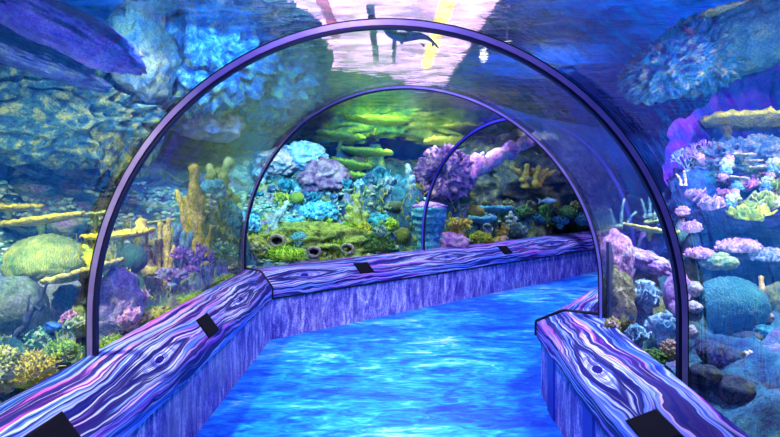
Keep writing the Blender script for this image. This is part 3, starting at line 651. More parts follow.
V, Fc = tube(np.array([np.array(at(479, 170, 8.5)), np.array(at(481, 162, 8.45)), np.array(at(483, 153, 8.4))]) - c, [.06, .055, .04], 9, 2, .2); mk('knob', V, Fc, R3(LILA, WHITE, scale=6), root)
mound(c[0], c[1] + .2, c[2] - .42, .25)
finger_coral('short pale blue tube sponge at the edge of the purple rock', 414, 188, 8.2, [(408, 165, 0, 1.0), (413, 176, 0, .8)], palebl, .06, 18, name='tube_sponge', base=False, cat='sponge')
c = np.array(at(429, 227, 7.6)); s = 7.6/F; a = np.linspace(0, 2*PI, 65)[:-1]; root = empty('honeycomb_coral', c - (0, 0, 24*s), 'blue honeycombed column coral under the purple rock', 'coral')
secs = []
for z in np.linspace(-24, 20, 40):
    r = (15 + 3*math.sin(z*.12))*s; p = np.c_[np.cos(a)*r, np.sin(a)*r, np.full(64, z*s)]
    d = np.abs(np.sin(a*9 + (int((z+24)/5) % 2)*PI/2 + z*.05))*np.abs(math.sin((z+24)*PI/7)); secs.append(p*np.c_[1 - .16*d, 1 - .16*d, np.ones(64)] + (0, 0, 24*s))
V, Fc = loft(secs, closed=True); Fc.append(tuple(39*64 + j for j in range(64))); mk('column', V, Fc, R3((.01, .05, .25), CYAN, SKY, scale=9), root)
v, f = lump((16*s, 15*s, 5*s), 3, .25, 2, 4); mk('crown', v + (0, 0, 44*s), f, purplerock, root)['label'] = 'violet-crusted top'
mound(c[0], c[1], c[2] - 22*s, .15)
staghorn('yellow branching coral between the thin arch and the dark hollow', 458, 234, 7.9, 19, R3(BRN, YEL, (.85, .72, .22), scale=10), 21, 9, thick=.12)
bank('cream rock foot under the yellow branching coral', 450, 243, 7.7, 14, 8, creamm, 42, sub=4)
brain_coral('yellow ball coral right of the yellow branching coral', 476, 212, 8.4, 8, 6.5, (.40, .42, .04), (.70, .66, .10), 22, name='ball_coral')
brain_coral('green ball coral above the yellow ball', 465, 198, 8.6, 6, 5, (.05, .26, .06), (.12, .44, .10), 23, name='ball_coral')
table_coral('teal plate coral above the lower teal plate', 497, 209, 8.8, 16, (.10, .50, .52), TEAL, seed=31, stem=.3, th=.05); table_coral('teal plate coral tucked under the yellow ball', 481, 219, 8.3, 13, (.12, .50, .56), TEAL, seed=32, stem=.25, th=.05)
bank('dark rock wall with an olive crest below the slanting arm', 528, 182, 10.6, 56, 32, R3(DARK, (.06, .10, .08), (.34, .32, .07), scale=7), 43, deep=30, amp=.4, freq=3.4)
bank('near-black rock wall at the end of the far ledge', 560, 215, 11.6, 50, 34, R3((.004, .006, .02), (.015, .02, .06), (.03, .05, .05), scale=4), 44, deep=30)  # both dark walls carry the far reef's shade in their colours
BARE = True
finger_coral('row of stubby ochre finger coral on the dark rock crest', 530, 186, 9.7, [(512, 167, -.1), (519, 170, .1), (526, 165, 0), (533, 169, .1), (540, 166, -.1), (547, 169, 0), (556, 170, 0)], R3(OLV, (.45, .36, .05), YEL, scale=8), .06, 24, base=False)
BARE = False
for i, (lb, px, py, Y, rx, rz, mt) in enumerate([('pale green mound coral under the teal plates', 481, 240, 8.2, 12, 8, yg), ('grey-green mound coral behind the second plate of the far ledge', 517, 232, 9.0, 11, 8, R3(TEAL, (.2, .4, .2), PALE, scale=10)), ('dark green mound coral along the far ledge', 543, 224, 9.9, 10, 10, R3(DARK, GRN, YGR, scale=10)), ('lime mound coral close to the last plate of the far ledge', 575, 224, 10.6, 12, 10, R3(GRN, LIME, YEL, scale=8)), ('small yellow-flecked mound coral on the dark rock foot', 540, 210, 10.2, 8, 6, R3(DARK, OLV, YEL, scale=10))]):
    tufty(lb, px, py, Y, rx, rz, mt, 40 + i, 160, name='mound_coral', size=.2, cat='coral', group='mound corals along the far ledge')
for i in range(14):
    px = 486 + i*7.4; py = 206 + (i*37) % 22 - i*.4; Y = 9.35
    (tufty if i % 2 else leafy)('small dim teal and olive coral on the dark rock past the thin arch', px, py, Y, *((6 + i % 3*2, 5 + i % 2*2) if i % 2 else (7 + i % 3*2,)), (R3(NAVY, OLV, YGR, scale=12), R3(NAVY, (.04, .22, .24), TEAL, scale=12), R3(DARK, GRN, OLV, scale=12))[i % 3], 200 + i, 60 if i % 2 else 7, name='reef_coral', cat='coral', group='small corals on the dark rock')
finger_coral('thin yellow-white spike coral next to the grey-green mound', 500, 240, 8.6, [(503, 224), (497, 231), (508, 228)], R3(OLV, YEL, CREAM, scale=8), .05, 25)
finger_coral('pale little tree coral over the second plate of the far ledge', 511, 228, 9.2, [(511, 212), (506, 217), (516, 218)], R3(TEAL, PALE, scale=8), .05, 26, name='tree_coral')
# ================================================================ reef in the crook of the bend
boulder('lumpy_coral', 'tall pink-white lumpy coral head just past the second arch', 'coral', 617, 256, 3.72, 13, 22, pinkm, 51, amp=.2, sub=5, knobs=60, kamp=.22, kw=.28, deep=12)
boulder('lumpy_coral', 'low lilac lumpy coral trailing from the pink-white head', 'coral', 645, 262, 3.95, 24, 9, R3(PURP, LILA, WHITE, scale=10), 52, amp=.2, sub=5, knobs=60, kamp=.2, kw=.3, tilt=.35)
boulder('encrusted_rock', 'brown and green encrusted rock beneath the pink-white head', 'rock', 618, 305, 3.62, 15, 32, R3(BRN, OLV, (.55, .48, .30), scale=16), 53, amp=.2, sub=5, knobs=50, kamp=.14, kw=.25, deep=12)
leafy('upper pale blue leafy coral beside the encrusted rock', 646, 294, 3.62, 15, palebl, 31, 16, squash=1.3)
leafy('lower pale blue leafy coral close to the wide arch', 662, 325, 3.35, 15, palebl, 32, 16, squash=1.4)
leafy('whitish leafy coral at the back edge of the shorter ledge', 637, 335, 3.15, 13, R3(TEAL, SKY, WHITE, scale=12), 33, 15)
tufty('yellow-green and rose moss at the corner of the shorter ledge', 612, 327, 3.3, 8, 9, R3(OLV, YGR, PINK, scale=14, island=True), 50, 160)
tufty('dark green moss along the back of the shorter ledge', 652, 358, 2.85, 14, 9, R3(DARK, GRN, OLV, scale=14, island=True), 51, 200)
tufty('rusty brown moss beside the wide arch foot', 670, 352, 2.85, 9, 12, R3(BRN, (.4, .26, .18), (.3, .34, .2), scale=14, island=True), 52, 180)
boulder('pink_rock', 'dusky pink rock partly behind the wide arch', 'rock', 680, 300, 3.6, 13, 22, R3(PURP, (.5, .32, .62), LILA, scale=8), 54, knobs=20, kamp=.15)
brain_coral('deep blue ball coral under the yellow-edged plate', 658, 247, 4.35, 15, 13, (.01, .04, .42), (.03, .14, .70), 25, name='ball_coral')
table_coral('long yellow-edged plate coral over the deep blue ball', 650, 229, 4.3, 26, (.72, .66, .10), (.10, .26, .30), tilt=.16, stem=.2, th=.018, seed=33, rimcol=(.85, .78, .2))
table_coral('small lime plate coral above the yellow-edged one', 655, 221, 4.55, 10, (.45, .62, .14), TEAL, tilt=-.2, stem=.15, th=.016, seed=34)
finger_coral('pale yellow twig coral with level side arms', 618, 226, 4.3, [(624, 199, 0, 1.0), (610, 209), (636, 212)], R3(NAVY, (.10, .34, .36), (.42, .50, .22), scale=12), .013, 27, name='twig_coral')
finger_coral('green twig coral behind the wide arch', 650, 215, 4.6, [(641, 199), (650, 196), (659, 203)], R3(NAVY, (.08, .30, .30), (.3, .46, .36), scale=12), .014, 28, name='twig_coral')
tufty('small pink soft coral just outside the wide arch', 692, 228, 4.1, 10, 7, R3(PURP, LILA, PINK, scale=14, island=True), 53, 120)
tufty('tiny pink soft coral above the first one by the wide arch', 682, 212, 4.3, 7, 6, R3(PURP, LILA, PINK, scale=14, island=True), 54, 100)
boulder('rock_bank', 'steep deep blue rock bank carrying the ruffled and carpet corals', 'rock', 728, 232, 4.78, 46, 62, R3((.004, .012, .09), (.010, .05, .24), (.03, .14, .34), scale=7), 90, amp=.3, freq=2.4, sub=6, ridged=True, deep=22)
BARE = True
for i, (lb, px, py, Y, r, mt) in enumerate([('lilac ruffled coral curling beside the wide arch', 695, 196, 4.3, 12, R3(PURP, LILA, SKY, scale=10)), ('lilac and pink ruffled coral over the dark overhang', 710, 203, 4.2, 15, R3(BLUE, LILA, PINK, scale=10)), ('rosy ruffled coral on top of the overhang', 724, 194, 4.3, 9, R3(PURP, PINK, LILA, scale=10)), ('bright pink ruffled coral under the striped rock', 746, 184, 4.4, 14, R3(PURP, PINK, (.9, .55, .8), scale=10)), ('violet ruffled coral between the rosy and the blue fan corals', 718, 176, 4.6, 10, R3(BLUE, PURP, LILA, scale=10))]):
    leafy(lb, px, py, Y, r, mt, 40 + i, 14, squash=.55, group='ruffled corals on the overhang')
boulder('rock_shelf', 'dark blue overhanging rock shelf under the ruffled corals', 'rock', 738, 221, 4.5, 50, 15, R3((.004, .008, .05), (.008, .02, .13), (.03, .07, .24), scale=6), 55, amp=.2, sub=5, deep=34)  # both shelves' colours darkened to carry the shade of the cave
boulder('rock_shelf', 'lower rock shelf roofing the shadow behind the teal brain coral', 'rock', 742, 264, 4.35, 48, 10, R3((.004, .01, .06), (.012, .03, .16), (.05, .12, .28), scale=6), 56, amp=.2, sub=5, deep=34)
tufty('pink-lilac carpet coral on the lower shelf', 738, 247, 4.05, 20, 7, R3(PURP, LILA, PINK, scale=14, island=True), 55, 260, size=.3)
tufty('pink carpet coral at the tip of the lower shelf', 699, 254, 3.95, 14, 6, R3(PURP, PINK, LILA, scale=14, island=True), 56, 160, size=.3)
boulder('knobby_coral', 'yellow-green and blue knobby coral below the pink carpet', 'coral', 720, 262, 3.9, 16, 8, R3(TEAL, (.35, .45, .16), PALE, scale=12), 57, knobs=40, kamp=.2, kw=.3)
tufty('blue-grey carpet coral sloping along the lower shelf', 768, 256, 4.0, 18, 7, R3(BLUE, (.2, .3, .55), LILA, scale=14, island=True), 57, 200, size=.3)
leafy('yellow-green frilled coral at the picture edge above the overhang', 762, 203, 4.1, 17, R3(GRN, (.38, .52, .10), PALE, scale=10), 46, 18, squash=.8)
leafy('lime frilled coral beside the striped rock', 776, 185, 4.2, 13, R3(GRN, (.34, .52, .08), YGR, scale=10), 47, 14, squash=.9)
boulder('striped_rock', 'blue and cream layered rock under the great plate coral', 'rock', 752, 166, 4.7, 38, 19, R3((.03, .10, .30), (.12, .34, .42), (.62, .62, .45), scale=12, bump=1.0), 58, amp=.40, freq=3.2, sub=6, ridged=True, deep=22)
table_coral('great pale-rimmed plate coral on a pillar stem', 754, 122, 4.9, 50, (.62, .52, .12), (.16, .30, .20), stem=.26, foot=-28, th=.045, seed=35, deep=30, rimcol=(.72, .80, .10), wob=.07, tilt=.03, lean=-.12)
finger_coral('yellow-tipped antler coral round the stem of the great plate', 724, 153, 4.85, [(711, 146), (733, 141), (716, 149), (729, 148)], R3(TEAL, YEL, CREAM, scale=12), .018, 29, name='antler_coral')
fan_coral('pale blue fan coral nearest the wide arch', 688, 172, 4.7, 28, R3(TEAL, SKY, (.6, .7, .9), scale=10), 1); fan_coral('pinkish fan coral beside the stem of the great plate', 704, 168, 4.65, 32, R3(BLUE, LILA, PINK, scale=10), 2)
boulder('rock', 'blue rock carrying the two fan corals', 'rock', 697, 185, 4.7, 18, 17, R3(BLUE, (.03, .18, .50), TEAL, scale=8), 59)
finger_coral('little yellow hooked sponge in front of the blue rock', 687, 182, 4.4, [(676, 174), (684, 171)], R3(YEL, CREAM, scale=10), .012, 30, name='hooked_sponge', base=False, cat='sponge')

for i in range(5):
    table_coral('thin cream plate coral layered against the striped rock', 735 + i*9, 178 - (i*23) % 29, 4.32, 13 - i % 3*2, (.62, .60, .40), (.08, .22, .34), tilt=.12 - .06*i, stem=.05, th=.012, seed=50 + i, group='cream plates on the striped rock')
for i in range(16):
    px = 700 + (i*37) % 76; py = 158 + (i*29) % 52
    tufty('small lilac and blue tuft coral among the ruffled corals', px, py, 4.25 - (py - 158)*.002, 4 + i % 3, 4 + (i*7) % 3, (R3(PURP, LILA, PINK, scale=14, island=True), R3(BLUE, (.06, .3, .5), SKY, scale=14, island=True), R3(TEAL, PALE, YGR, scale=14, island=True))[i % 3], 150 + i, 60, name='tuft_coral', size=.28, cat='coral', group='small tuft corals round the overhang')
leafy('wide lime frilled coral hanging over the edge of the dark shelf', 748, 212, 4.0, 15, R3(GRN, (.42, .56, .08), YEL, scale=10), 48, 18, squash=.6)
BARE = False
brain_coral('big round teal brain coral under the lower shelf', 732, 307, 3.4, 31, 28, (.03, .26, .34), (.10, .42, .42), 26, tilt=.2, scale=20)
finger_coral('upright orange finger sponge beside the teal brain coral', 764, 315, 3.3, [(761, 277, 0, 1.0), (767, 303)], R3(BRN, ORG, (.75, .55, .4), scale=12), .022, 31, name='finger_sponge', cat='sponge')
boulder('rock', 'olive rock behind the orange finger sponge', 'rock', 776, 300, 3.4, 11, 16, R3(SLATE, OLV, (.34, .36, .2), scale=8), 60)
for i, (lb, px, py, Y, hw, hh) in enumerate([('round whitish stone against the wide arch, uppermost of three', 695, 289, 3.4, 7, 8), ('pointed whitish stone against the wide arch, middle of three', 694, 307, 3.35, 8, 6), ('small whitish stone low beside the wide arch', 692, 332, 3.2, 5, 7)]):
    boulder('stone', lb, 'stone', px, py, Y, hw, hh, R3((.25, .3, .5), (.55, .55, .72), WHITE, scale=10), 61 + i, sub=3, amp=.15, group='whitish stones by the wide arch')
boulder('stone', 'small teal stone tucked under the teal brain coral', 'stone', 763, 331, 3.2, 10, 7, R3(NAVY, TEAL, CYAN, scale=8), 64, sub=4)
boulder('rock', 'lilac-grey rock slab low at the picture edge', 'rock', 774, 362, 3.0, 14, 18, R3((.08, .10, .32), (.26, .26, .55), LILA, scale=7), 65, tilt=.3)
tufty('tiny cream coral alone among the dark boulders', 748, 358, 2.95, 6, 6, R3(BRN, CREAM, (.8, .6, .5), scale=14), 58, 60, size=.3)
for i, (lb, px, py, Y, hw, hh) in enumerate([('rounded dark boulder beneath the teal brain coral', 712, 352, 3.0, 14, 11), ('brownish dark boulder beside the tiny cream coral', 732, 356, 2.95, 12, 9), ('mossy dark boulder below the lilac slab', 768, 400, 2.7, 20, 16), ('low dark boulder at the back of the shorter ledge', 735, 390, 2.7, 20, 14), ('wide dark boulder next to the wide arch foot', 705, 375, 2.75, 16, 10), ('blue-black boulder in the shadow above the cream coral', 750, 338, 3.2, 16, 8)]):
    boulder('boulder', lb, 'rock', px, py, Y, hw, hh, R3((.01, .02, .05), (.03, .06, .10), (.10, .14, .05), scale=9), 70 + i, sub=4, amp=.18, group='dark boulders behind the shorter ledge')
# mirrored reef overhead on this side, modelled as solid rock
boulder('crag', 'surface reflection modelled as a cyan-green jagged crag', 'rock', 664, 70, 5.0, 24, 17, R3((.01, .12, .34), (.03, .34, .50), (.45, .62, .34), scale=9), 81, amp=.5, freq=3.4, sub=6, ridged=True, deep=30, tilt=-.5, ground=False)
boulder('crag', 'surface reflection modelled as a blue-green ribbed crag joining the green slab', 'rock', 700, 56, 5.2, 28, 24, R3((.01, .10, .30), (.03, .28, .36), (.34, .50, .26), scale=8), 82, amp=.42, freq=3.2, sub=6, ridged=True, deep=34, tilt=-.4, ground=False)
boulder('mirrored_slab', 'surface reflection modelled as a muted green slab reaching out of the picture', 'rock', 752, 36, 5.0, 54, 34, R3((.02, .12, .24), (.05, .24, .26), (.16, .34, .20), scale=3), 83, amp=.14, sub=5, deep=60, tilt=-.42, ground=False)
table_coral('pale green plate coral on the top edge of the overhead slab', 728, 10, 4.85, 24, (.42, .55, .20), GRN, tilt=-.2, stem=.12, th=.03, seed=36)
MOUNDS.pop()
# ================================================================ seabed, tank walls, water
gx = np.arange(-8.5, 12.01, .06); gy = np.arange(-1.5, 17.01, .06); X, Y = np.meshgrid(gx, gy); P = np.c_[X.ravel(), Y.ravel()]
d = poly_dist(P); z = np.where(d > 0, .36 + .26*np.minimum(d, 5.5), 0)
far = (P[:, 0]*-.669 + (P[:, 1]-5.42)*.743 - 1.0035) > 0
z += np.where(far & (d > 0), .12*np.clip(d - .6, 0, 4), 0)
nz = fbm(np.c_[P*1.7, np.zeros(len(P))], 5, True); z += np.where(d > 0, .10*nz*np.clip(d*2, .15, 1), 0)
for (mx_, my_, mz_, mr_) in MOUNDS:
    q = np.hypot(P[:, 0]-mx_, P[:, 1]-my_); z = np.where(d > .0, np.maximum(z, mz_ + .02 - 3.6*np.clip(q - mr_, 0, None)), z)
    z = np.where((d > 0) & (q < mr_ + .05), np.minimum(z, mz_ + .03), z)
z = z + np.where(d > .15, .022*fbm(np.c_[P*9, z*4], 3), 0)
z = np.where(d < .03, -.35, z); z = np.minimum(z, 2.6)
ny, nx = X.shape; idx = np.arange(nx*ny).reshape(ny, nx)
Q = np.c_[idx[:-1, :-1].ravel(), idx[:-1, 1:].ravel(), idx[1:, 1:].ravel(), idx[1:, :-1].ravel()]
keep = (d.reshape(ny, nx)[:-1, :-1].ravel() > -.3); Q = Q[keep]
u_, inv = np.unique(Q, return_inverse=True); Q = inv.reshape(Q.shape)
V = np.c_[P, z][u_]
m, t = newmat('reef_ground'); co = t.new('ShaderNodeTexCoord').outputs['Object']
a = t.noise(co, 2.2, 6, .65); b = t.noise(co, 1.1, 3, .5); c_ = t.noise(co, 30, 4, .65)
col = t.ramp(a, [(.36, (.008, .02, .08)), (.45, (.02, .12, .16)), (.50, (.10, .20, .08)), (.55, (.30, .38, .08)), (.64, (.46, .42, .34))])
col = t.mix(t.maprange(b, .46, .6), col, t.ramp(a, [(.35, (.02, .05, .22)), (.5, (.04, .22, .32)), (.62, (.22, .16, .42)), (.72, (.5, .4, .55))]))
col = t.mix(t.maprange(c_, .35, .6), t.mix(1.0, col, (.4, .42, .5), 'MULTIPLY'), col)  # colour darkened in the low spots, as crevice shade
t.pbr(col, .8, t.bump(c_, .9, .03), .2)
struct(mk('ground', V, Q, m), 'rocky reef bed of the tank, mottled green and blue', 'seabed')
# ---- tank walls of rockwork and blue backdrop
def cliff(name, label, path, mat, amp=.35, z0=-.2, z1=3.75, inward=1, tops=None):
    path = np.array(path, float); L = np.r_[0, np.cumsum(np.linalg.norm(np.diff(path, axis=0), axis=1))]
    n = int(L[-1]/.1); s = np.linspace(0, L[-1], n); q = np.c_[np.interp(s, L, path[:, 0]), np.interp(s, L, path[:, 1])]
    T = np.gradient(q, axis=0); T /= np.linalg.norm(T, axis=1)[:, None]; N = np.c_[T[:, 1], -T[:, 0]]*inward
    zz = np.linspace(z0, z1, 40); V = []
    for zv in zz:
        p = np.c_[q, np.full(n, zv)]; dd = amp*fbm(p*.9, 5, True)
        top = np.full(n, z1) if tops is None else np.interp(s, L, tops) + .22*fbm(np.c_[q*1.5, np.zeros(n)], 4)
        V.append(np.c_[q + N*dd[:, None], z0 + (zv - z0)*(top - z0)/(z1 - z0)])
    V = np.array(V); Vf = V.reshape(-1, 3); Fc = [(j*n+i, j*n+i+1, (j+1)*n+i+1, (j+1)*n+i) for j in range(39) for i in range(n-1)]
    return struct(mk(name, Vf, Fc, mat), label, 'wall')
cliff('wall_left', 'blue-green rockwork wall behind the long ledge reef', [(-5.4, -1.5), (-5.4, 3), (-5.3, 6), (-4.9, 8.5), (-5.2, 11)], R3((.006, .02, .22), (.01, .05, .36), (.03, .18, .30), scale=1.6), .3)
m, t = newmat('tank_back'); co = t.new('ShaderNodeTexCoord').outputs['Object']
n1 = t.noise(t.scale3(co, (1, 1, .35)), .8, 5, .6); 
t.pbr(t.ramp(n1, [(.35, (.008, .03, .30)), (.5, (.012, .08, .42)), (.65, (.02, .20, .42))]), .8, None, .1); BACKM = m
cliff('wall_back', 'deep blue rear wall of the tank', [(-5.2, 11), (-5.0, 14.5), (-2, 16.5), (4, 17), (12, 17)], BACKM, .25)
m, t = newmat('violet_back'); co = t.new('ShaderNodeTexCoord').outputs['Object']
n1 = t.noise(t.scale3(co, (1, 1, 2.2)), 1.6, 6, .65)
t.pbr(t.ramp(n1, [(.34, (.01, .04, .36)), (.48, (.05, .05, .55)), (.58, (.20, .05, .66)), (.7, (.34, .09, .75))]), .8, t.bump(n1, .5, .1), .1); VIOM = m
cliff('wall_right', 'violet-lit rockwork wall behind the reef in the crook of the bend', [(3.7, -1.5), (4.0, 3.2), (4.6, 5.0), (4.4, 6.0), (3.9, 5.95), (3.3, 5.45), (2.5, 4.9)], VIOM, .10, inward=-1, tops=[3.7, 3.7, 3.6, 3.35, 3.15, 2.65, 2.0])
# ---- water surface seen from below
m, t = newmat('water_surface'); co = t.new('ShaderNodeTexCoord').outputs['Object']
h = t.m('ADD', t.noise(t.scale3(co, (.55, 1, 1)), 3.4, 3, .55, .4), t.m('MULTIPLY', t.noise(t.scale3(co, (.5, 1, 1)), 11, 2, .5), .22))
nb = t.bump(h, .42, .08)
rf = t.new('ShaderNodeBsdfRefraction'); rf.inputs['IOR'].default_value = 1.009; rf.inputs['Roughness'].default_value = 0; rf.inputs['Color'].default_value = (.92, .97, 1, 1); t.l.new(nb, rf.inputs['Normal'])
gl = t.new('ShaderNodeBsdfGlossy'); gl.inputs['Roughness'].default_value = .03; gl.inputs['Color'].default_value = (.75, .9, 1, 1); t.l.new(nb, gl.inputs['Normal'])
mx = t.new('ShaderNodeMixShader'); t.put(mx.inputs[0], t.maprange(h, .48, .72, .22, .75)); t.l.new(rf.outputs[0], mx.inputs[1]); t.l.new(gl.outputs[0], mx.inputs[2]); t.out(mx.outputs[0])
WZ = 3.45
struct(mk('water_surface', [(-9, -2, WZ), (13, -2, WZ), (13, 18, WZ), (-9, 18, WZ)], [(0, 1, 2, 3)], m, smooth=False), 'rippling underside of the water surface above the tunnel', 'water')
# ---- pale skylight and lamps over the water
def emit(name, col, st):
    m, t = newmat(name); e = t.new('ShaderNodeEmission'); e.inputs[0].default_value = (*col, 1); e.inputs[1].default_value = st; t.out(e.outputs[0]); return m
root = empty('ceiling_light', (0, 10, 5.34), 'long pale pink light panel in the hall ceiling, seen through the ripples', 'ceiling light')
V, Fc = box((-2.25, -7.5, .0), (2.25, 12.0, .08)); mk('diffuser', V, Fc, emit('pink_light', (1.0, .56, .93), 3.2), root, smooth=False)
FRM = plain('light_frame', (.25, .2, .5), .5)
for x0, x1 in ((-2.31, -2.25), (2.25, 2.31)):
    V, Fc = box((x0, -7.5, -.05), (x1, 12.0, .08)); mk('frame', V, Fc, FRM, root, smooth=False)
root = empty('tube_light', (1.15, 10, 5.16), 'warm yellow tube light under the pale panel', 'ceiling light')
V, Fc = tube([(0, -6.8, 0), (0, 0, 0), (0, 6.5, 0)], .17, 12); mk('tube', V, Fc, emit('yellow_light', (1.0, .62, .16), 6.0), root)
V, Fc = box((-.05, -6.5, .1), (.05, 6.5, .18)); mk('bracket', V, Fc, FRM, root, smooth=False)
root = empty('tube_light', (-1.35, 8, 5.2), 'rose-coloured tube light under the pale panel', 'ceiling light')
V, Fc = tube([(0, -3.5, 0), (0, 0, 0), (0, 5, 0)], .12, 10); mk('tube', V, Fc, emit('rose_light', (1.0, .30, .55), 1.3), root)
V, Fc = box((-.03, -3, .08), (.03, 4.5, .14)); mk('bracket', V, Fc, FRM, root, smooth=False)
PIPE = plain('ceiling_pipe', (.10, .10, .40), .5)
for lb, x, y0, y1, w in [('dark blue duct across the pale panel, wider of two', -.42, 11, 16, .09), ('dark blue duct across the pale panel, thinner of two', .12, 12.5, 16.4, .06)]:
    V, Fc = tube([(0, y0-13, 0), (0, 0, 0), (0, y1-13, 0)], w, 10); o = mk('duct', V, Fc, PIPE); o.location = (x, 13, 5.34 - w); tag(o, lb, 'duct', 'ducts under the pale panel')
for lb, px, py in [('white round lamp over the water, brighter of a pair', 484, 55), ('yellowish lamp over the water, beside the white one', 507, 50)]:
    c = np.array(at(px, py + 9, 12.8)); root = empty('lamp', c, lb, 'lamp', 'lamps over the water')
    v, f = ico(3); mk('bulb', v*.11, f, emit('lamp_white', (1, .95, .75), 4), root); V, Fc = tube([(0, 0, .08), (0, 0, .15), (0, 0, 5.42 - c[2])], .02, 8); mk('flex', V, Fc, FRM, root)
m, t = newmat('hall_ceiling'); co = t.new('ShaderNodeTexCoord').outputs['Object']
t.pbr(t.ramp(t.noise(t.scale3(co, (1.5, .25, 1)), .9, 4, .6), [(.35, (.02, .10, .42)), (.5, (.04, .20, .62)), (.65, (.10, .30, .75))]), .8, None, .1)
V, Fc = box((-16, -2, 5.42), (20, 42, 5.6)); struct(mk('ceiling', V, Fc, m, smooth=False), 'blue-lit hall ceiling seen through the rippled water', 'ceiling')
# ---- shark
c = np.array(at(410, 38, 4.7)); s = 4.7/F; root = empty('shark', c, 'small blue shark gliding over the tunnel under the bright surface', 'shark')
SH = R3((.02, .07, .36), (.03, .12, .5), scale=6, bump=.1)
pts = [(-26, 8, .6), (-22, 7.2, 2.6), (-15, 5.2, 3.6), (-7, 3, 4.0), (2, 1, 3.6), (10, -1, 2.6), (17, -3, 1.7), (22, -5, 1.1), (26, -7.5, .7)]
V, Fc = tube(np.array([(x*s, -.1*math.sin(x*.12), z*s) for x, z, r in pts]), np.array([r*s*1.25 for *_, r in pts]), 12); V = V*np.array((1, 1, 1)); mk('body', V, Fc, SH, root)
def fin(name, P, th=.004):
    P = np.array(P, float)*s; n = len(P); nn = np.cross(P[1]-P[0], P[2]-P[0]); nn = nn/np.linalg.norm(nn)*th; ce = P.mean(0)
    V = np.vstack([P + nn*.3, P - nn*.3, [ce + nn*2], [ce - nn*2]]); Fc = [(i, (i+1) % n, 2*n) for i in range(n)] + [((i+1) % n + n, i + n, 2*n+1) for i in range(n)] + [(i, i+n, (i+1) % n + n, (i+1) % n) for i in range(n)]
    mk(name, V, Fc, SH, root)
fin('pectoral_fin', [(-13, -4, 1.5), (-5, -4, .5), (-7, -9, -8), (-9, -9, -9.5)]); fin('pectoral_fin', [(-12, 2, 3), (-4, 2, 1.5), (-5, 14, 1), (-7, 15, 1)])
fin('dorsal_fin', [(-6, -6, 5.5), (2, -3, 4), (3, -3, 9), (1, -3, 9.5)]); fin('pelvic_fin', [(10, 9, -2), (15, 9, -4), (15, 6, -7), (14, 6, -7)])
fin('tail_fin', [(23, 0, -4.5), (26, 0, -5), (29, 0, -10), (28.5, 0, -11), (25, 0, -8)]); fin('tail_fin', [(22, 0, -5), (24.5, 0, -6.5), (22, 0, -9.5), (21.5, 0, -9.5)])
# ---- fish
c = np.array(at(549, 201, 9.2)); s = 9.2/F; root = empty('fish', c, 'small pale teal fish before the near-black rock wall', 'fish'); FS = R3((.10, .30, .36), (.2, .45, .5), scale=10, bump=.1)
v, f = ico(3); mk('body', v*np.array((7, 2, 2.6))*s, f, FS, root)
for nm, pp in (('tail_fin', [(-6, 0, .3), (-11, .3, 3), (-10, 0, 0), (-11, .3, -3), (-6, 0, -.3)]), ('dorsal_fin', [(-3, 0, 2), (3, 0, 2.2), (0, 0, 4), (-3, 0, 3.5)])):
    P = np.array(pp, float)*s; n = len(P); V = np.vstack([P + (0, .006, 0), P - (0, .006, 0)]); mk(nm, V, [tuple(range(n)), tuple(range(n, 2*n))[::-1]] + [(i, i+n, (i+1) % n + n, (i+1) % n) for i in range(n)], FS, root, smooth=False)

# ---------------------------------------------------------------- small growth nobody could count
def ground_z(xy):
    i = np.clip(((xy[:, 1]-gy[0])/.06).round().astype(int), 0, ny-1); j = np.clip(((xy[:, 0]-gx[0])/.06).round().astype(int), 0, nx-1); return z.reshape(ny, nx)[i, j], d.reshape(ny, nx)[i, j]
def growth(name, label, region, n, mat, size, seed, kind, dmax):
    rs = np.random.RandomState(seed); mb = MB(); k = 0; tries = 0
    while k < n and tries < 40:
        tries += 1; q = np.c_[rs.uniform(region[0], region[1], 3000), rs.uniform(region[2], region[3], 3000)]
        gz, gd = ground_z(q); dens = perlin(np.c_[q*1.3, np.full(len(q), seed)])
        for (x, y), zz, dd, de in zip(q, gz, gd, dens):
            if dd < .12 or dd > dmax or de < -.1 or k >= n: continue
            if abs(x/y) > .85 or y < 1.6 or (x > 1.2 and y < 6.2): continue
            sz = size*(.5 + rs.rand())*(.55 + .09*y)
            if kind == 'blob':
                v, f = ico(1); v = v*np.array((1.3, 1.2, .8))*sz*(1 + .3*rs.normal(size=len(v)))[:, None]; mb.add(v + (x, y, zz + sz*.3), f)
            elif kind == 'blade':
                e = np.array((rs.normal()*.5, rs.normal()*.5, 1)); e /= np.linalg.norm(e); V, Fc = tube([np.array((x, y, zz-.02)), np.array((x, y, zz)) + e*sz*1.4, np.array((x, y, zz)) + e*sz*2.6 + rs.normal(size=3)*sz*.5], [sz*.35, sz*.3, sz*.15], 5); mb.add(V, Fc)
            else:
                for _ in range(4):
                    a = rs.rand()*6.28; o1 = np.array((math.cos(a), math.sin(a), .7)); s1 = np.array((-math.sin(a), math.cos(a), .1)); p0 = np.array((x, y, zz)); nn = np.cross(o1, s1)*sz*.12
                    q4 = [p0 - s1*sz*.3, p0 + s1*sz*.3, p0 + s1*sz*.9 + o1*sz*1.5, p0 + o1*sz*2.0 + s1*sz*.1, p0 - s1*sz*.8 + o1*sz*1.5]
                    mb.add([p + nn for p in q4] + [p - nn for p in q4], [(0, 1, 2, 3, 4), (9, 8, 7, 6, 5)] + [(i, i+5, (i+1) % 5 + 5, (i+1) % 5) for i in range(5)])
            k += 1
    o = mb.build(name, mat, None, smooth=(kind != 'leaf')); tag(o, label, 'reef growth'); o['kind'] = 'stuff'
growth('coral_rubble', 'knobbly blue-green coral rubble covering the reef bed', (-5, 6, 2, 13), 8000, R3(TEAL, (.16, .34, .22), PALE, scale=8, island=True), .022, 5, 'blob', 3.2)
